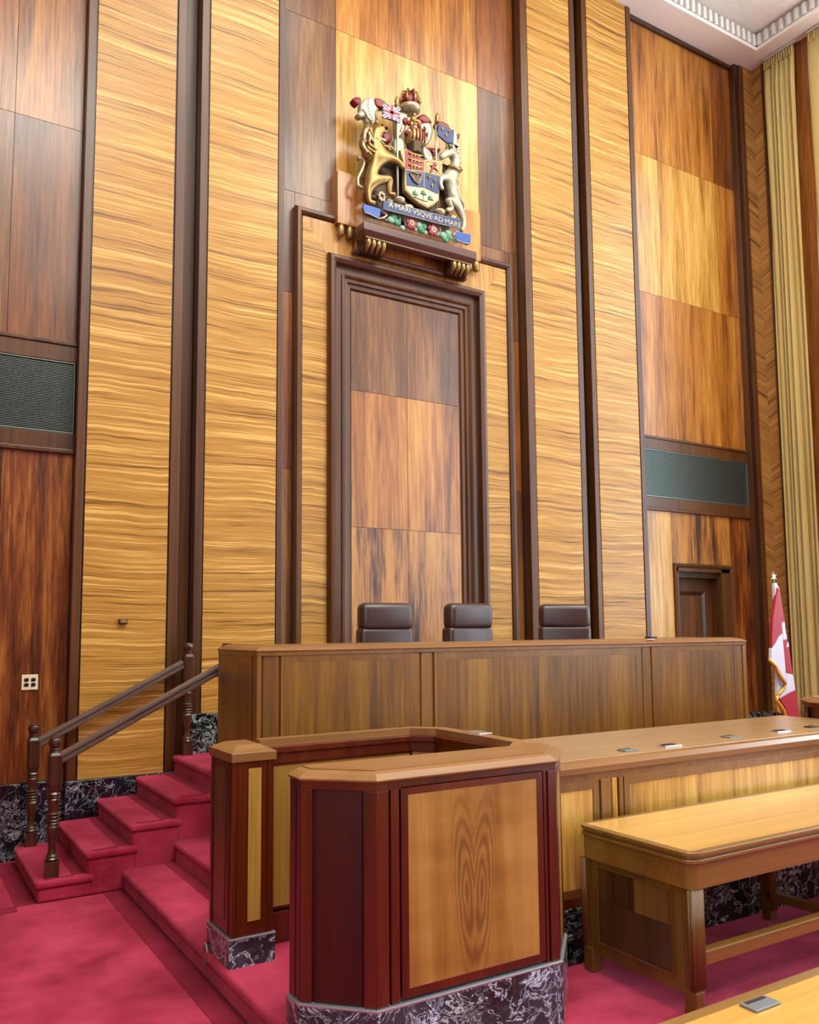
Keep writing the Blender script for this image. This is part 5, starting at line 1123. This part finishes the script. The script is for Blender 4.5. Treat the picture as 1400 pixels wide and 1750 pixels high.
# compartment of flowers below the ribbon
def rose(x, z, nm='rose'):
    bm = B()
    for k in range(5): a = R(90+72*k); ball(bm, (x+0.04*math.cos(a), 7.30, z+0.04*math.sin(a)), (0.034, 0.018, 0.034), 10, 7)
    r_ = obj(nm, bm, 'red_bright', arms, 0, True); bm = B()
    for k in range(5): a = R(126+72*k); ball(bm, (x+0.022*math.cos(a), 7.288, z+0.022*math.sin(a)), (0.016, 0.012, 0.016), 8, 6)
    obj('rose_petals', bm, 'white_enamel', r_, 0, True); bm = B(); ball(bm, (x, 7.28, z), (0.012, 0.01, 0.012)); obj('rose_heart', bm, 'gold', r_, 0, True)
for a in [(4.5342,6.0811),(4.8078,6.0776)]: rose(*a)
for k, a in enumerate([(4.29,6.0643),(4.361,6.0567),(4.3258,6.1054),(4.6369,6.0939),(4.696,6.0957),(4.6659,6.049),(4.9438,6.0583),(5.0127,6.0551),(4.9738,6.0192),(5.0133,6.1018)]):
    bm = B(); ball(bm, (a[0], 7.31, a[1]), (0.045, 0.02, 0.038), 10, 7); obj('shamrock_leaf', bm, 'leaf_pale' if k % 3 == 0 else 'green_enamel', arms, 0, True)
for pts in ([(4.2195,6.0527),(4.2617,6.0507),(4.3256,6.0734)], [(4.4038,6.0419),(4.4044,6.1127),(4.3903,6.1477)], [(4.4621,6.1275),(4.4759,6.0535),(4.5483,6.0263)], [(4.9055,6.0423),(4.914,6.1105),(4.8993,6.1465)], [(5.0591,6.0664),(5.0895,6.0338),(5.136,6.0249)]):
    tubes('flower_stem', pts, 7.32, 0.012, 'leaf_pale')
for a in [(4.4396,6.0187),(4.5923,6.0437),(4.7251,6.0375),(4.883,6.0632)]:
    bm = B(); ball(bm, (a[0], 7.32, a[1]), (0.035, 0.015, 0.028), 8, 6); obj('lily_leaf', bm, 'leaf_pale', arms, 0, True)
# stand of rope work under the supporters
for k, (a, m_) in enumerate(zip([(4.0951,6.2615),(4.1787,6.2713),(4.1369,6.2919),(4.179,6.316),(4.2208,6.2699),(4.2915,6.276),(4.3844,6.3008),(4.4923,6.2713),(4.4635,6.2896),(4.536,6.2763),(4.803,6.2938),(4.8937,6.2908),(5.0009,6.3053),(5.0937,6.3024),(5.1246,6.2834)], ['dark_bronze', 'silver_gilt']*8)):
    bm = B(); ball(bm, (a[0], 7.33, a[1]), (0.045, 0.03, 0.03), 10, 7); obj('compartment_stone', bm, m_, arms, 0, True)
for a in [(4.3844,6.3008),(4.8938,6.3042)]:
    bm = B(); lathe(bm, [(0.03, -0.04), (0.07, -0.01), (0.07, 0.01), (0.03, 0.03)], (a[0], 7.31, a[1]), 14); obj('lance_foot', bm, 'silver_gilt', arms, 0, True)
bm = B(); a = [(4.1718,6.2758)][0]
for k in range(8): t_a = R(45*k); ball(bm, (a[0]+0.032*math.cos(t_a), 7.29, a[1]+0.04*math.sin(t_a)), (0.016, 0.012, 0.02), 7, 5)
obj('thistle_flower', bm, 'silver_gilt', arms, 0, True)
bx('carved_back', 'dark_bronze', arms, ([(4.0957,6.3887)][0][0], [(5.1308,6.6762)][0][0], 7.44, 7.50, [(4.5788,6.1573)][0][1], [(4.5868,6.973)][0][1]), 0.02)
